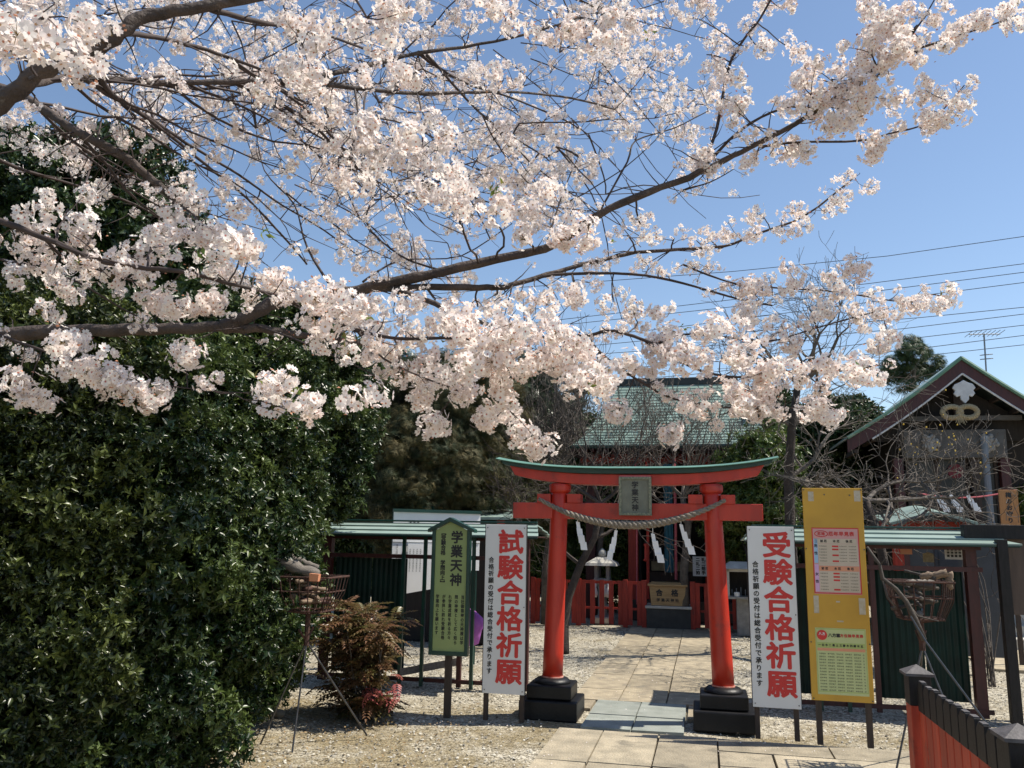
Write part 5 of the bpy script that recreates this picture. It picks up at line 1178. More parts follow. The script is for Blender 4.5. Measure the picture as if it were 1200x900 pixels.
for i in range(24):
    tx, ty = RND.uniform(388, 462), 700+130*RND.random()**1.1
    tp = D(tx, ty, 7.6+RND.uniform(-.4, .35)); q = limb(b, (mb0[0]+RND.uniform(-.12, .12), mb0[1]+RND.uniform(-.1, .1), 0), tp, .011, .005, 6, .06, 5); tips += [q[-1], q[-1], q[4], q[5]]
part('stems', b, BARK2, r)
base = pinnate(6)
P, N_, T, Mi = [], [], [], []
rotL = []
for k_, tp in enumerate(tips):
    for j in range(7):
        a = RND.uniform(0, 2*pi); el = RND.uniform(-.35, .65); y = np.array([cos(a)*cos(el), sin(a)*cos(el), sin(el)]); z = np.array([-cos(a)*sin(el), -sin(a)*sin(el), cos(el)]); x = np.cross(y, z)
        rotL.append(np.stack([x, y, z], 1)); P.append(np.array(tp)+y*.02); T.append(RND.random())
P = np.array(P); rotL = np.array(rotL); T = np.array(T)
V_, F_, M_, T_ = scatter(base[0], base[1], np.zeros(len(base[1]), int), P-mb0, rotL, NR.uniform(.15, .26, len(P)), T, base[2])
o = bpy.data.objects.new('leaves', np_mesh('leaves', V_, F_, NLEAF, M_, T_)); COL.objects.link(o); o.parent = r; o['kind'] = 'stuff'
P, rotL, T = [], [], []
for i in range(16):
    p = D(RND.uniform(425, 468), RND.uniform(788, 832), 7.2+RND.uniform(-.1, .15)); a = RND.uniform(0, 2*pi); el = RND.uniform(-.9, .3); y = np.array([cos(a)*cos(el), sin(a)*cos(el), sin(el)]); z = np.array([-cos(a)*sin(el), -sin(a)*sin(el), cos(el)])
    rotL.append(np.stack([np.cross(y, z), y, z], 1)); P.append(p-y*.06); T.append(RND.random())
V_, F_, M_, T_ = scatter(base[0], base[1], np.zeros(len(base[1]), int), np.array(P)-mb0, np.array(rotL), NR.uniform(.13, .19, len(P)), np.array(T), base[2])
o = bpy.data.objects.new('red_leaves', np_mesh('red_leaves', V_, F_, NLEAFR, M_, T_)); COL.objects.link(o); o.parent = r; o['kind'] = 'stuff'
n = 2600; pu = NR.uniform(-5, 3.5, n); pv = 4.8+NR.power(.8, n)*9; pos = pu[:, None]*L_+pv[:, None]*P_; pos[:, 2] = .018
q_ = NR.rand(n) < .5+.5*np.sin(pu*2.3+pv*1.7); pos = pos[q_]; n = len(pos)
V_, F_, M_, T_ = scatter(np.array([[0, 0, 0], [.4, .5, .1], [0, 1, .05], [-.4, .5, .1]]), np.array([[0, 1, 2], [0, 2, 3]]), np.zeros(2, int), pos, frames(NR.normal(size=(n, 3))*.3+np.array([0, 0, 1.]), NR), NR.uniform(.010, .016, n), NR.rand(n))
o = bpy.data.objects.new('fallen_petals', np_mesh('fallen_petals', V_, F_, PETAL, M_, T_)); COL.objects.link(o); o['kind'] = 'stuff'; o['label'] = 'pale fallen cherry petals dotted over gravel and paving'; o['category'] = 'petals'
# fallen leaves and litter under the hedge
lb_ = leaf_base(1, .5)
n = 900; pu = NR.uniform(-4.2, -2.0, n); pv = NR.uniform(5.4, 8.2, n); pos = pu[:, None]*L_+pv[:, None]*P_; pos[:, 2] = .012
V_, F_, M_, T_ = scatter(lb_[0], lb_[1], np.zeros(4, int), pos, frames(NR.normal(size=(n, 3))*.3+np.array([0, 0, 1.]), NR), NR.uniform(.015, .035, n), NR.rand(n))
o = bpy.data.objects.new('fallen_leaves', np_mesh('fallen_leaves', V_, F_, leafmat('dry_leaf', (.20, .12, .05), (.34, .24, .12), rough=.8, trans=.1), M_, T_)); COL.objects.link(o); o['kind'] = 'stuff'; o['label'] = 'dry brown leaves scattered on the soil beside the hedge'; o['category'] = 'fallen leaves'

# ================================================================== CHERRY TREE
RND = random.Random(2024); CR = np.random.RandomState(5)
CB = (-4.0, 3.3, 0.0)
cherry = thing('cherry_tree', 'blossoming cherry tree whose pale pink branches spread across the sky', 'tree', CB, frame='w')
crotch = Vector((-3.75, 3.4, 1.75))
b = MB(); b.tube([(-4.0, 3.3, -.05), (-4.0, 3.3, .5), (-3.92, 3.33, 1.1), crotch, (-3.7, 3.4, 2.1)], [.24, .19, .17, .16, .11], 16); part('trunk', b, BARK, cherry, smooth=True)
# traced limbs: (pixel x, pixel y, distance) in metres from the lens plane, radii in metres
BR = [
 ('c', [(0, 392, 4.2), (80, 388, 4.15), (180, 386, 4.1), (260, 384, 4.1), (310, 386, 4.1), (350, 392, 4.15), (420, 402, 4.3), (470, 420, 4.4)], .040, .010),
 (None, [(262, 384, 4.1), (300, 366, 4.1), (335, 350, 4.15), (395, 346, 4.2), (430, 337, 4.2), (480, 326, 4.2), (520, 318, 4.2), (600, 300, 4.2), (650, 287, 4.15), (700, 252, 4.1), (760, 226, 4.05), (820, 202, 4.0), (850, 187, 4.0), (890, 167, 3.95), (945, 138, 3.9), (985, 110, 3.9), (1040, 68, 3.9), (1075, 30, 3.9)], .038, .006),
 (None, [(430, 338, 4.2), (480, 337, 4.2), (560, 337, 4.2), (590, 336, 4.2), (640, 322, 4.3), (690, 308, 4.4), (745, 296, 4.5), (800, 292, 4.5), (850, 288, 4.5), (890, 273, 4.4), (943, 253, 4.3), (1002, 207, 4.3)], .020, .004),
 (None, [(455, 337, 4.2), (500, 352, 4.1), (540, 370, 4.0), (590, 385, 3.9), (640, 396, 3.8), (690, 400, 3.7)], .018, .004),
 (None, [(590, 336, 4.2), (650, 322, 4.3), (740, 321, 4.3), (800, 332, 4.2), (863, 350, 4.1), (905, 358, 4.0)], .010, .004),
 (None, [(800, 310, 4.3), (830, 322, 4.2), (865, 333, 4.1), (920, 338, 4.0), (980, 342, 4.0), (1060, 354, 3.9), (1090, 345, 3.9), (1108, 350, 3.9)], .006, .003),
 ('c', [(-60, 170, 2.9), (0, 122, 2.85), (35, 92, 2.85), (75, 72, 2.85), (110, 62, 2.9), (140, 38, 2.9), (175, 20, 2.95), (240, 8, 3.0), (330, -10, 3.1), (400, -30, 3.2)], .034, .018),
 (None, [(20, 106, 2.85), (50, 95, 3.1), (110, 92, 3.3), (180, 97, 3.5), (250, 96, 3.6), (330, 96, 3.7), (400, 101, 3.8), (460, 108, 3.9), (520, 109, 4.1), (600, 108, 4.4), (670, 115, 4.8), (720, 128, 5.0)], .018, .005),
 ('c', [(-20, 95, 3.6), (30, 115, 3.5), (60, 135, 3.45), (100, 160, 3.4), (140, 180, 3.4), (170, 203, 3.4), (195, 225, 3.4), (215, 245, 3.4)], .021, .012),
 (None, [(140, 38, 2.9), (170, 42, 3.1), (230, 55, 3.3), (280, 72, 3.4), (320, 87, 3.4)], .012, .005),
 (None, [(240, 8, 3.0), (300, 25, 3.2), (345, 31, 3.4), (380, 40, 3.6), (440, 62, 4.0)], .013, .005),
 (None, [(75, 72, 2.85), (115, 103, 3.2), (160, 130, 3.6), (200, 160, 4.0), (240, 192, 4.3), (290, 233, 4.6), (330, 275, 4.8), (360, 310, 4.9)], .013, .005),
 (None, [(110, 62, 2.9), (130, 110, 3.3), (180, 142, 3.8), (230, 175, 4.3), (280, 205, 4.6), (330, 240, 4.9), (380, 270, 5.0), (420, 300, 5.1)], .012, .004),
 ('c', [(-20, 252, 2.9), (0, 258, 2.85), (50, 278, 2.8), (110, 303, 2.75), (160, 313, 2.75), (213, 318, 2.75), (267, 332, 2.8), (320, 345, 2.9), (350, 358, 3.0)], .0125, .0045),
 (None, [(50, 278, 2.8), (80, 305, 2.95), (130, 320, 3.05), (180, 340, 3.1), (245, 372, 3.2)], .006, .003),
 ('c', [(-20, 385, 2.9), (0, 393, 2.85), (40, 407, 2.8), (77, 420, 2.8), (117, 437, 2.8), (180, 450, 2.8), (250, 458, 2.85)], .006, .0022),
 (None, [(117, 437, 2.8), (150, 455, 2.8), (165, 480, 2.8)], .0025, .0015),
 (None, [(390, 375, 3.3), (403, 381, 3.2), (430, 391, 3.1), (475, 397, 3.0), (530, 396, 2.9), (570, 400, 2.9)], .010, .004),
 (None, [(420, 390, 3.1), (450, 420, 3.1), (490, 440, 3.05), (530, 455, 3.0), (545, 465, 3.0)], .005, .002),
 (None, [(300, 382, 4.1), (340, 395, 3.8), (370, 408, 3.5), (420, 430, 3.3), (450, 448, 3.2)], .006, .002),
 (None, [(330, 96, 3.7), (400, 84, 4.0), (450, 72, 4.2), (490, 62, 4.3), (543, 55, 4.4), (617, 40, 4.5), (680, 20, 4.6)], .016, .005),
 (None, [(490, 62, 4.3), (540, 95, 4.6), (600, 115, 4.9), (660, 140, 5.2), (690, 158, 5.3)], .010, .003),
 (None, [(500, 64, 4.3), (560, 130, 4.7), (600, 160, 5.0), (640, 185, 5.1), (655, 205, 5.1)], .008, .003),
 (None, [(820, 202, 4.0), (867, 153, 4.0), (917, 127, 4.0), (960, 125, 3.95), (1020, 110, 3.9)], .009, .003),
 (None, [(890, 172, 4.0), (933, 167, 4.0), (1007, 165, 4.0), (1040, 157, 4.0), (1090, 142, 4.0), (1130, 100, 4.0)], .007, .003),
 (None, [(800, 223, 4.05), (833, 213, 4.05), (860, 198, 4.05)], .005, .002),
 (None, [(1020, 97, 3.9), (1047, 70, 3.9), (1083, 20, 3.9), (1100, -10, 3.9)], .006, .003),
 (None, [(1040, 68, 3.9), (1107, 47, 3.9), (1150, 33, 3.9), (1195, 18, 3.9)], .007, .003),
 (None, [(820, 202, 4.0), (840, 150, 4.1), (853, 83, 4.2), (867, 53, 4.2), (887, 27, 4.2), (903, 0, 4.2), (915, -20, 4.2)], .009, .005),
 (None, [(700, 252, 4.1), (735, 190, 4.2), (745, 165, 4.3), (790, 150, 4.4), (830, 130, 4.5)], .006, .003),
 (None, [(640, 290, 4.15), (655, 240, 4.3), (670, 200, 4.4), (680, 180, 4.5)], .006, .002),
 (None, [(640, 396, 3.8), (690, 393, 3.5), (720, 388, 3.4), (767, 404, 3.4), (810, 430, 3.4), (860, 442, 3.4), (930, 436, 3.4), (1000, 432, 3.4), (1030, 428, 3.4)], .009, .003),
 (None, [(690, 400, 3.5), (720, 427, 3.4), (767, 457, 3.4), (800, 470, 3.4), (860, 478, 3.4), (920, 478, 3.5)], .007, .002),
  (None, [(767, 404, 3.4), (800, 392, 3.6), (850, 395, 3.7), (900, 400, 3.7), (945, 388, 3.8), (1000, 372, 3.8), (1040, 362, 3.8)], .006, .003),
 (None, [(570, 400, 2.9), (585, 430, 2.95), (590, 455, 3.0), (592, 475, 3.05)], .0035, .0015),
 (None, [(520, 318, 4.2), (470, 300, 4.5), (430, 262, 4.8), (437, 225, 5.0), (425, 180, 5.1), (445, 120, 5.2)], .007, .003),
 (None, [(395, 346, 4.2), (360, 290, 4.6), (345, 240, 4.9), (310, 200, 5.1), (300, 150, 5.2)], .008, .003),
 (None, [(425, 330, 4.3), (470, 305, 4.6), (540, 300, 5.0), (600, 262, 5.3)], .006, .003),
 ('c', [(-20, 180, 3.8), (30, 200, 4.0), (80, 215, 4.2), (160, 240, 4.5), (220, 280, 4.6), (260, 310, 4.6)], .010, .004),
 ('c', [(-20, 300, 3.3), (30, 310, 3.4), (90, 330, 3.5), (140, 360, 3.6), (180, 380, 3.7)], .006, .003),
]
nodes = []     # (px,py,d,radius)
for st, pts, r0, r1 in BR:
    P3 = [Vector(D(*p)) for p in pts]
    k = len(P3)
    # smooth + slight wobble
    q, rr = [], []
    for i in range(k-1):
        a, b_, c, d = P3[max(i-1, 0)], P3[i], P3[i+1], P3[min(i+2, k-1)]
        for s in range(4):
            f_ = s/4; p = .5*((2*b_)+(-a+c)*f_+(2*a-5*b_+4*c-d)*f_*f_+(-a+3*b_-3*c+d)*f_**3); t = (i+f_)/(k-1); rad = r0+(r1-r0)*t**.8
            p = p+Vector((RND.uniform(-1, 1), RND.uniform(-1, 1), RND.uniform(-1, 1)))*min(.006, rad*.25)
            q.append(p); rr.append(rad*RND.uniform(.93, 1.08)); A, B_ = pts[i], pts[i+1]; nodes.append((A[0]+(B_[0]-A[0])*f_, A[1]+(B_[1]-A[1])*f_, A[2]+(B_[2]-A[2])*f_, rad, p.copy()))
    q.append(P3[-1]); rr.append(r1); nodes.append((*pts[-1], r1, P3[-1]))
    if st == 'c':
        ex = q[0]; m1 = crotch.lerp(ex, .5)+Vector((0, 0, -.12)); q = [crotch, crotch.lerp(ex, .25)+Vector((0, 0, -.06)), m1, crotch.lerp(ex, .8)+Vector((0, 0, -.05))]+q; rr = [r0*1.5, r0*1.35, r0*1.25, r0*1.1]+rr
    b = MB(); b.tube(q, rr, 12 if r0 > .02 else (8 if r0 > .008 else 6)); part('branch', b, BARK if r0 > .014 else TWIGB, cherry, smooth=True)
NP = np.array([[n_[0], n_[1], n_[2]] for n_ in nodes])
def nearest(px, py, d, lim=None):
    s = (NP[:, 0]-px)**2+(NP[:, 1]-py)**2+((NP[:, 2]-d)*70)**2; return nodes[int(np.argmin(s))]
TW = MB()
pom = []    # (world pos, size, distance)
def twig(a, c, r0, r1, n=5, wob=.07, sides=4): return limb(TW, a, c, r0, r1, n, wob, sides)
# blossom masses: (cx, cy, rx, ry, distance, fullness)
EL = [
 (50, 18, 85, 38, 1.9, 1.5), (12, 55, 30, 35, 1.9, 1.4), (115, 55, 38, 28, 2.1, 1.3), (95, 92, 22, 22, 2.2, 1),
 (360, 55, 45, 38, 2.9, 1.2), (430, 18, 60, 28, 3.0, 1.3), (330, 100, 35, 22, 3.3, 1), (395, 92, 32, 28, 3.1, 1.1), (462, 95, 36, 36, 3.2, 1.1), (385, 135, 25, 18, 3.4, .8),
 (430, 165, 50, 30, 3.1, 1.2), (495, 170, 42, 32, 3.3, 1), (535, 222, 60, 30, 2.7, 1.5), (565, 243, 30, 14, 2.75, 1.3), (410, 200, 40, 22, 3.5, .9), (350, 40, 30, 20, 3, .9),
 (235, 262, 58, 32, 2.8, 1.3), (285, 285, 25, 16, 2.8, 1.2), (205, 232, 22, 18, 3.0, .9), (80, 243, 38, 22, 3.3, 1), (25, 268, 26, 20, 3.2, .9), (110, 268, 26, 14, 3.2, .9), (180, 282, 22, 10, 3.3, .6),
 (40, 322, 38, 18, 3.1, .9), (118, 318, 32, 18, 3.0, .9), (175, 322, 34, 20, 3.0, 1.1), (190, 345, 26, 12, 3.1, .9), (214, 362, 18, 9, 2.9, .6), (155, 300, 18, 10, 3.1, .7), (60, 366, 14, 5, 3.4, .2), (75, 335, 16, 20, 3.2, .8), (250, 356, 14, 6, 3.1, .5),
 (86, 412, 22, 24, 2.7, 1.2), (112, 438, 12, 12, 2.7, .9), (125, 444, 16, 9, 2.8, .8), (183, 456, 10, 12, 2.8, .9), (160, 462, 10, 6, 2.8, .4), (28, 472, 30, 10, 2.7, .8), (18, 450, 12, 10, 2.7, .5), (220, 413, 13, 7, 2.9, 1.1), (88, 396, 6, 4, 2.8, .2),
 (335, 458, 36, 26, 2.45, 1.5), (345, 482, 18, 12, 2.45, 1.1), (425, 463, 29, 16, 2.5, 1.4), (298, 320, 35, 18, 3.0, 1.1), (370, 362, 46, 30, 2.7, 1.5), (395, 392, 32, 22, 2.7, 1.3), (345, 335, 30, 16, 3.0, 1.1), (290, 285, 16, 14, 2.8, 1.0),
 (420, 365, 30, 22, 3.6, 1), (470, 372, 50, 22, 3.5, 1.1), (470, 405, 45, 18, 3.2, 1), (520, 385, 36, 24, 3.3, 1.1), (565, 400, 52, 36, 2.9, 1.4), (620, 370, 46, 30, 3.2, 1.2), (650, 355, 40, 16, 3.6, 1), (625, 405, 60, 32, 2.9, 1.5), (665, 418, 42, 32, 2.8, 1.3), (695, 435, 28, 24, 2.8, 1.2), (690, 455, 20, 10, 2.8, .8),
 (560, 425, 30, 20, 3.0, 1.1), (495, 430, 36, 20, 3.3, 1), (500, 460, 32, 10, 3.3, .8), (545, 452, 16, 12, 3.1, .9), (440, 415, 26, 10, 3.3, .8), (583, 455, 12, 12, 3.0, 1), (590, 480, 22, 8, 3.2, .6), (575, 494, 14, 7, 3.2, .6), (638, 524, 12, 9, 3.1, 1), (511, 494, 11, 6, 3.0, 1.1), (612, 507, 8, 6, 3.2, .8),
 (725, 482, 10, 6, 3.3, .25), (795, 507, 12, 4, 3.3, .2), (745, 372, 34, 18, 4.0, 1), (720, 355, 30, 14, 4.2, .9), (800, 390, 28, 26, 3.3, 1.3), (790, 425, 34, 22, 3.3, 1.1), (745, 425, 24, 16, 3.5, .8), (770, 410, 18, 12, 3.5, .8),
 (850, 410, 38, 34, 3.1, 1.4), (880, 440, 36, 20, 3.2, 1.3), (900, 402, 30, 22, 3.5, 1.1), (945, 440, 46, 18, 3.3, 1.3), (1000, 428, 30, 16, 3.3, 1.2), (1012, 445, 16, 10, 3.3, 1), (850, 472, 52, 17, 3.2, 1.2), (825, 466, 26, 15, 3.2, .9), (885, 478, 24, 9, 3.2, .9), (950, 478, 20, 14, 3.5, .9), (975, 485, 16, 10, 3.5, .9), (920, 460, 26, 12, 3.4, .9),
 (880, 335, 32, 14, 3.9, .9), (930, 325, 30, 14, 3.9, 1), (905, 345, 40, 12, 3.9, .8), (965, 338, 34, 16, 3.8, 1), (1008, 325, 16, 15, 3.7, 1.2), (950, 362, 34, 14, 3.8, 1), (1000, 370, 40, 12, 3.8, 1), (1045, 358, 18, 10, 3.8, .9), (915, 378, 32, 16, 3.7, .9), (1108, 350, 15, 14, 3.6, 1.5), (1068, 356, 10, 8, 3.7, .8), (1040, 388, 12, 12, 3.7, 1), (1030, 400, 10, 8, 3.7, .8), (870, 365, 26, 18, 3.7, .8), (885, 345, 24, 12, 3.8, .7),
 (955, 250, 36, 11, 4.2, 1.3), (1005, 212, 26, 11, 4.2, 1.2), (910, 266, 34, 13, 4.2, 1.2), (865, 272, 22, 14, 4.2, 1.1), (835, 282, 18, 18, 4.2, 1), (820, 308, 20, 12, 4.2, .9), (890, 250, 24, 10, 4.2, .8), (985, 228, 20, 10, 4.2, 1),
 (945, 112, 28, 26, 3.8, 1.4), (975, 90, 36, 26, 3.8, 1.4), (1010, 118, 36, 22, 3.8, 1.4), (985, 140, 36, 14, 3.8, 1.2), (1060, 40, 36, 28, 3.8, 1.3), (1035, 18, 36, 20, 3.8, 1.3), (1020, 60, 32, 20, 3.8, 1.4), (1090, 15, 26, 16, 3.8, 1), (1075, 62, 24, 14, 3.8, 1), (1150, 28, 16, 10, 3.9, .9), (1185, 28, 12, 14, 3.8, 1.1), (1130, 38, 14, 10, 3.9, .8), (1105, 55, 12, 8, 3.9, .8), (1180, 5, 22, 7, 3.9, .7),
 (1085, 105, 20, 10, 3.9, 1), (1125, 108, 22, 14, 3.9, 1.3), (1095, 130, 28, 12, 3.9, 1.1), (1080, 150, 20, 8, 3.9, .9), (1020, 162, 16, 14, 3.9, 1.2), (1040, 120, 20, 14, 3.9, .9), (1020, 180, 10, 8, 3.9, .8), (925, 182, 24, 9, 4.1, .9), (885, 186, 24, 8, 4.1, .9), (940, 175, 16, 6, 4.1, .7),
 (848, 110, 26, 32, 4.0, 1.2), (865, 130, 22, 20, 4.0, 1.1), (828, 60, 26, 40, 4.3, 1.1), (812, 18, 30, 22, 4.2, 1.2), (895, 58, 9, 8, 4.1, .9), (910, 6, 18, 6, 4.1, .8), (820, 100, 22, 22, 4.4, 1), (830, 188, 22, 12, 3.9, 1.2), (930, 125, 16, 12, 3.9, 1), (880, 30, 10, 8, 4.2, .6), (930, 60, 18, 12, 4.0, .6),
 (640, 28, 44, 26, 3.3, 1.3), (600, 14, 40, 18, 3.3, 1), (700, 35, 40, 24, 3.3, 1.3), (735, 15, 34, 18, 3.6, 1.1), (768, 62, 34, 26, 4.6, 1.1), (770, 120, 34, 26, 4.9, 1.1), (705, 112, 40, 22, 5.2, 1), (560, 100, 28, 24, 4.9, 1.1), (590, 92, 16, 14, 3.8, 1.3), (610, 148, 40, 22, 5.3, 1.1), (648, 168, 30, 14, 5.3, 1), (540, 40, 44, 22, 4.6, 1), (560, 70, 34, 16, 4.7, .9), (700, 70, 36, 18, 4.8, 1), (745, 150, 20, 12, 5, .8), (700, 205, 14, 10, 5, .9), (688, 190, 10, 8, 5, .8), (660, 195, 12, 8, 5.2, .8), (800, 160, 16, 10, 4.6, .8), (690, 262, 26, 20, 2.9, 1.3), (665, 280, 20, 8, 3.0, 1), (620, 245, 14, 10, 3.2, 1), (612, 275, 8, 8, 3.5, .8), (640, 222, 10, 6, 3.5, .7),
 (750, 262, 36, 10, 4.3, 1.1), (735, 275, 26, 8, 4.3, .9), (790, 278, 22, 10, 4.4, 1), (760, 312, 14, 8, 4.4, .8), (480, 280, 22, 12, 4.3, 1.2), (470, 300, 16, 8, 4.6, .8), (430, 300, 20, 14, 5, .8), (545, 325, 16, 12, 4.8, .9), (580, 345, 26, 12, 4.8, .8), (560, 358, 28, 12, 4.5, .9), (510, 350, 22, 10, 4.6, .8), (700, 310, 12, 8, 4.4, .7), (675, 335, 30, 10, 4.2, .9),
]
for (cx, cy, rx, ry, d, w_) in EL:
    nd = nearest(cx, cy, d)
    dd = d+(nd[2]-d)*.25; hub = Vector(D(cx, cy+ry*.1, dd)); a = nd[4]
    tw_r = max(.0022, min(nd[3]*.55, .006)); q = twig(a, hub, tw_r, tw_r*.7, 6, .06, 5)
    rp = 970*.050/d; n = max(3, int(w_*((1.28 if (d < 3.35 and 330 < cy < 462) else 1.0) if d < 4.15 and (cx < 900 or cy > 300) else (1.35 if cx >= 900 else .8))*rx*ry/(rp*rp)*1.22))
    for i in range(n):
        a_ = RND.uniform(0, 2*pi); rr_ = sqrt(RND.random())*1.02; x, y = cx+rx*rr_*cos(a_), cy+ry*rr_*sin(a_); e = dd+RND.gauss(0, .10)
        p = Vector(D(x, y, e)); pom.append((p, RND.uniform(.8, 1.15)*(1.0), e))
        if i % 2 == 0: twig(q[RND.randint(3, 6)], p, tw_r*.55, .0013, 4, .10, 3)
# spurs with small clusters along the traced branches
for nd in nodes:
    if nd[0] < -10 or nd[1] < -10: continue
    for s in range(2):
        if RND.random() < (.42 if nd[3] < .026 else .14):
            L = RND.uniform(.05, .26)*(1 if nd[3] > .008 else .32); dr = Vector((RND.uniform(-1, 1), RND.uniform(-1, 1), RND.uniform(-.8, 1))).normalized(); c = nd[4]+dr*L
            q = twig(nd[4], c, min(.004, nd[3]*.5), .0013, 4, .12, 4)
            if RND.random() < (.9 if nd[3] < .006 else (.5 if nd[3] < .03 else .12)): pom.append((q[-1], RND.uniform(.4, .7), nd[2]))
# far, finer branches filling the sky at upper left and centre
def inside(x, y):
    if x > 860: return False
    lim = 250 if x > 700 else (330 if x > 250 else 215)
    return y < lim
def holes(x, y):
    for hx, hy, hr in [(255, 215, 22), (760, 190, 45), (690, 165, 24), (590, 260, 30), (330, 75, 14), (610, 45, 16), (70, 75, 14), (720, 230, 40), (800, 240, 45), (500, 255, 26), (450, 290, 14), (880, 90, 20), (650, 300, 20)]:
        if (x-hx)**2+(y-hy)**2 < hr*hr: return True
    return False
for i in range(95):
    x, y = RND.uniform(-40, 720), RND.uniform(-30, 240); d0 = RND.uniform(4.4, 6.4)
    ang = RND.choice([.55, .75, .35, -.1, -.45, .95]); L = RND.uniform(90, 260); pts = []; xx, yy = x, y
    if y > 150 and x < 240: continue
    for k_ in range(9):
        pts.append((xx, yy, d0+.02*k_)); ang += RND.uniform(-.22, .22); xx += cos(ang)*L/8; yy += sin(ang)*L/8
    P3 = [Vector(D(*p)) for p in pts]
    nd = nearest(x, y, d0); 
    if (nd[4]-P3[0]).length < 1.1: twig(nd[4], P3[0], .006, .005, 5, .05, 4)
    TW.tube(P3, [.0055*(1-.07*k_) for k_ in range(9)], 4, cap=False)
    for k_ in range(1, 9):
        for s in range(4):
            X, Y = pts[k_][0]+RND.gauss(0, 15), pts[k_][1]+RND.gauss(0, 13)
            if RND.random() < .72 and inside(X, Y) and not holes(X, Y):
                c = Vector(D(X, Y, pts[k_][2]+RND.gauss(0, .06))); twig(P3[k_], c, .0028, .0013, 3, .1, 3); pom.append((c, RND.uniform(.65, 1.05), pts[k_][2]))
for i in range(26):      # long thin dark shoots fanning out from the left
    x, y, d0 = RND.uniform(20, 300), RND.uniform(50, 140), RND.uniform(3.2, 4.6); nd = nearest(x, y, d0); ang = RND.uniform(.05, .85); L = RND.uniform(180, 420); pts = []; xx, yy, dd0 = nd[0], nd[1], nd[2]
    for k_ in range(11):
        pts.append((xx, yy, dd0)); ang += RND.uniform(-.24, .20); xx += cos(ang)*L/10; yy += sin(ang)*L/10; dd0 += .09
    if pts[-1][1] > 340: continue
    P3 = [Vector(D(*p)) for p in pts]; TW.tube(P3, [.0075*(1-.08*k_) for k_ in range(11)], 5, cap=False)
    for k_ in range(2, 11):
        for s in range(2):
            c = P3[k_]+Vector((RND.uniform(-1, 1), RND.uniform(-.5, .5), RND.uniform(-1, 1)))*.16; twig(P3[k_], c, .003, .0013, 3, .12, 3)
            if RND.random() < .30 and not holes(pts[k_][0], pts[k_][1]): pom.append((c, RND.uniform(.5, .9), pts[k_][2]))
part('twigs', TW, TWIGB, cherry, kind='stuff')

# flower bases
def petal_full():
    v = np.array([[0, .06, 0], [.36, .48, .05], [.27, .90, .07], [0, .84, .03], [-.27, .90, .07], [-.36, .48, .05]], float); v[:, 2] += v[:, 1]**2*.16
    return v, np.array([[0, 1, 2], [0, 2, 3], [0, 3, 4], [0, 4, 5]])
def petal_lo():
    v = np.array([[0, .05, 0], [.37, .66, .10], [0, .95, .15], [-.37, .66, .10]], float); return v, np.array([[0, 1, 2], [0, 2, 3]])
def flower(full, rg):
    VV, FF, MM = [], [], []; off = 0; pv, pf = (petal_full() if full else petal_lo())
    op = rg.uniform(.85, 1.25)
    for i in range(5):
        a = 2*pi*i/5+rg.uniform(-.08, .08); ca, sa = cos(a), sin(a); v = pv.copy(); v[:, 2] *= op*rg.uniform(.7, 1.3)
        VV.append(np.stack([v[:, 0]*ca-v[:, 1]*sa, v[:, 0]*sa+v[:, 1]*ca, v[:, 2]], 1)); FF.append(pf+off); MM += [0]*len(pf); off += len(v)
    h = np.array([[cos(2*pi*i/5)*.20, sin(2*pi*i/5)*.20, .07] for i in range(5)]+[[0, 0, .12]]); VV.append(h); FF.append(np.array([[i, (i+1) % 5, 5] for i in range(5)])+off); MM += [1]*5; off += 6
    return np.concatenate(VV), np.concatenate(FF), np.array(MM)
def pompom(n, full, seed):
    rg = np.random.RandomState(seed); VV, FF, MM, TT = [], [], [], []; off = 0; R0 = .044; ax = rg.uniform(.95, 1.55)
    for i in range(n):
        d = rg.normal(size=3); d[2] *= .9; d /= np.linalg.norm(d); d = d+np.array([0, 0, -.15]); d /= np.linalg.norm(d); c = d*R0*rg.uniform(.62, 1.0)*np.array([ax, 1/ax**.5, 1/ax**.3])+np.array([rg.choice([-.022, .022])*(ax-1)*1.6, rg.normal()*.010, rg.normal()*.010])
        fv, ff, fm = flower(full, rg); fr = frames(np.array([d+rg.normal(size=3)*.22]), rg)[0]; s = .0185*rg.uniform(.88, 1.1)
        VV.append(fv@fr.T*s+c); FF.append(ff+off); MM.append(fm); off += len(fv); TT.append(np.full(len(fv), rg.rand()))
        # stalk
        w_ = np.cross(d, [0, 0, 1.0]); w_ = w_/(np.linalg.norm(w_)+1e-6)*.0009
        VV.append(np.array([-w_, w_, c])); FF.append(np.array([[0, 1, 2]])+off); MM.append(np.array([2])); TT.append(np.full(3, .3)); off += 3
    for i in range(3 if full else 1):   # buds
        d = rg.normal(size=3); d /= np.linalg.norm(d); c = d*R0*1.1; b_, f_, _ = oct_base(); s = .006
        VV.append(b_*s+c); FF.append(f_+off); MM.append(np.full(len(f_), 1)); TT.append(np.full(6, .5)); off += 6
    return np.concatenate(VV), np.concatenate(FF), np.concatenate(MM), np.concatenate(TT)
VF = [pompom(n, True, 100+i) for i, n in enumerate([24, 20, 26, 15, 22, 9, 17, 28])]
VL = [pompom(n, False, 200+i) for i, n in enumerate([14, 9, 17, 8, 12, 6, 15, 19])]
PM = [PETAL, HEART, PEDI]
vis = [p for p in pom if True]
vis.sort(key=lambda p: p[2]/p[1])
MF = [np_mesh('blossom_cluster', v[0], v[1], PM, v[2], v[3]) for v in VF]
org = Vector(CB)
def rr3(rg, n): return frames(rg.normal(size=(n, 3)), rg)
R3 = rr3(CR, len(vis))
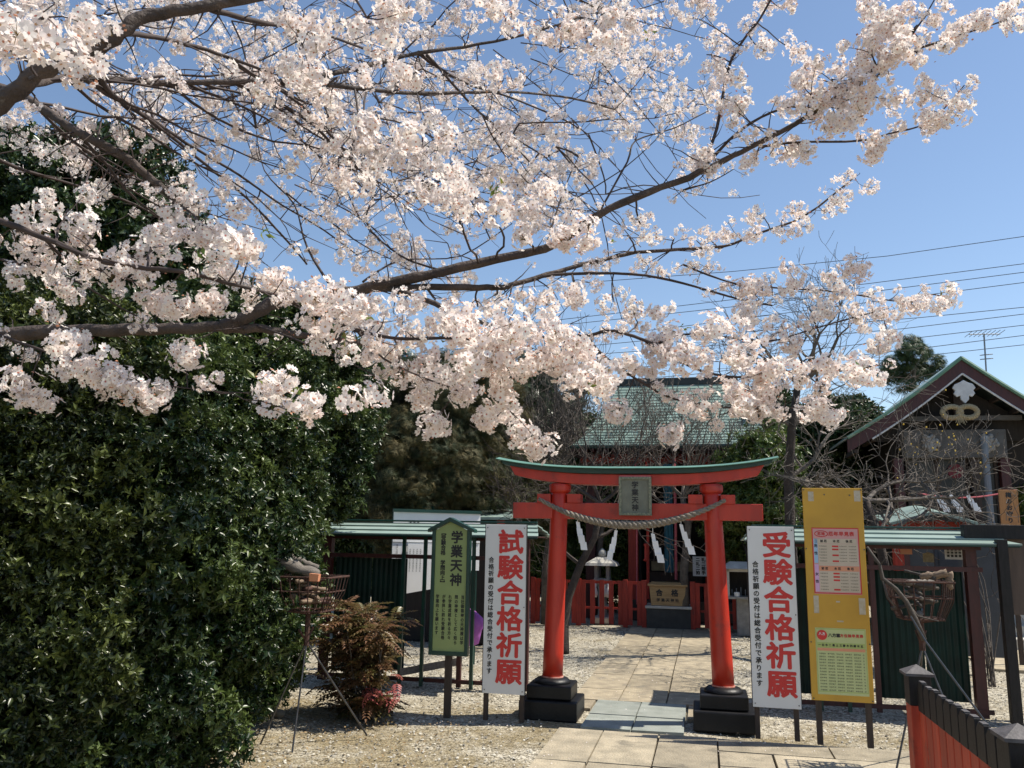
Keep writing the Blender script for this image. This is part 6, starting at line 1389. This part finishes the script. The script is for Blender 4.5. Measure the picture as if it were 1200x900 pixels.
for i, (p, s, d) in enumerate(vis[:300]):
    o = bpy.data.objects.new('blossom_cluster', MF[i % 8]); m3 = Matrix([list(r_) for r_ in R3[i]]).to_4x4()
    # keep the clusters hanging: only spin round z mostly
    rz = Matrix.Rotation(RND.uniform(0, 6.28), 4, 'Z')@Matrix.Rotation(RND.gauss(0, .3), 4, 'X')
    o.matrix_world = Matrix.Translation(p-org)@rz@Matrix.Scale(s, 4); o.parent = cherry; COL.objects.link(o)
lst = []
rest = vis[300:]; idx = np.arange(len(rest))
for k_ in range(16):
    full = k_ < 8; v = (VF+VL)[k_]
    sel = [p for j, p in enumerate(rest) if (p[2] < 4.05) == full and j % 8 == k_ % 8]
    if not sel: continue
    n = len(sel); rz = CR.uniform(0, 2*pi, n); rot = np.zeros((n, 3, 3)); rot[:, 0, 0] = np.cos(rz); rot[:, 0, 1] = -np.sin(rz); rot[:, 1, 0] = np.sin(rz); rot[:, 1, 1] = np.cos(rz); rot[:, 2, 2] = 1
    tilt = frames(CR.normal(size=(n, 3))*.35+np.array([0, 0, 1.]), CR); rot = np.einsum('nij,njk->nik', tilt, rot)
    pos = np.array([[p[0].x-org.x, p[0].y-org.y, p[0].z-org.z] for p in sel])
    lst.append(scatter(v[0], v[1], v[2], pos, rot, np.array([p[1] for p in sel]), CR.uniform(-.3, .3, n), v[3]))
V_, F_, M_, T_ = merge(lst)
o = bpy.data.objects.new('blossoms', np_mesh('blossoms', V_, F_, PM, M_, T_)); COL.objects.link(o); o.parent = cherry; o['kind'] = 'stuff'
print('POMPOMS', len(pom), 'TRIS', len(F_), 'TWIG', len(TW.f))
# a few fresh leaves
b = MB()
for (px, py, d) in [(583, 220, 2.6), (588, 218, 2.6), (576, 224, 2.6), (307, 272, 2.8), (312, 270, 2.8), (760, 40, 3.4), (402, 400, 2.7), (720, 280, 2.9), (690, 452, 2.8), (240, 300, 2.9), (90, 300, 3), (300, 445, 2.5), (800, 388, 3.3), (1105, 340, 3.6), (1010, 430, 3.3), (520, 395, 3), (600, 400, 2.9), (860, 425, 3.1), (430, 372, 2.8), (350, 460, 2.5)]:
    for j in range(3):
        p = D(px+RND.uniform(-4, 4), py+RND.uniform(-4, 4), d-.06); s = RND.uniform(.025, .04); v, f = leaf_base(s, s*.45, s*.1, s*.1); fr = frames(CR.normal(size=(1, 3)), CR)[0]; b.add([tuple(q) for q in (v@fr.T+p)], [tuple(x) for x in f])
o = part('young_leaves', b, YLEAF, cherry, kind='stuff')
at = o.data.attributes.new('tint', 'FLOAT', 'POINT'); at.data.foreach_set('value', np.random.RandomState(1).rand(len(o.data.vertices)).astype(np.float32))
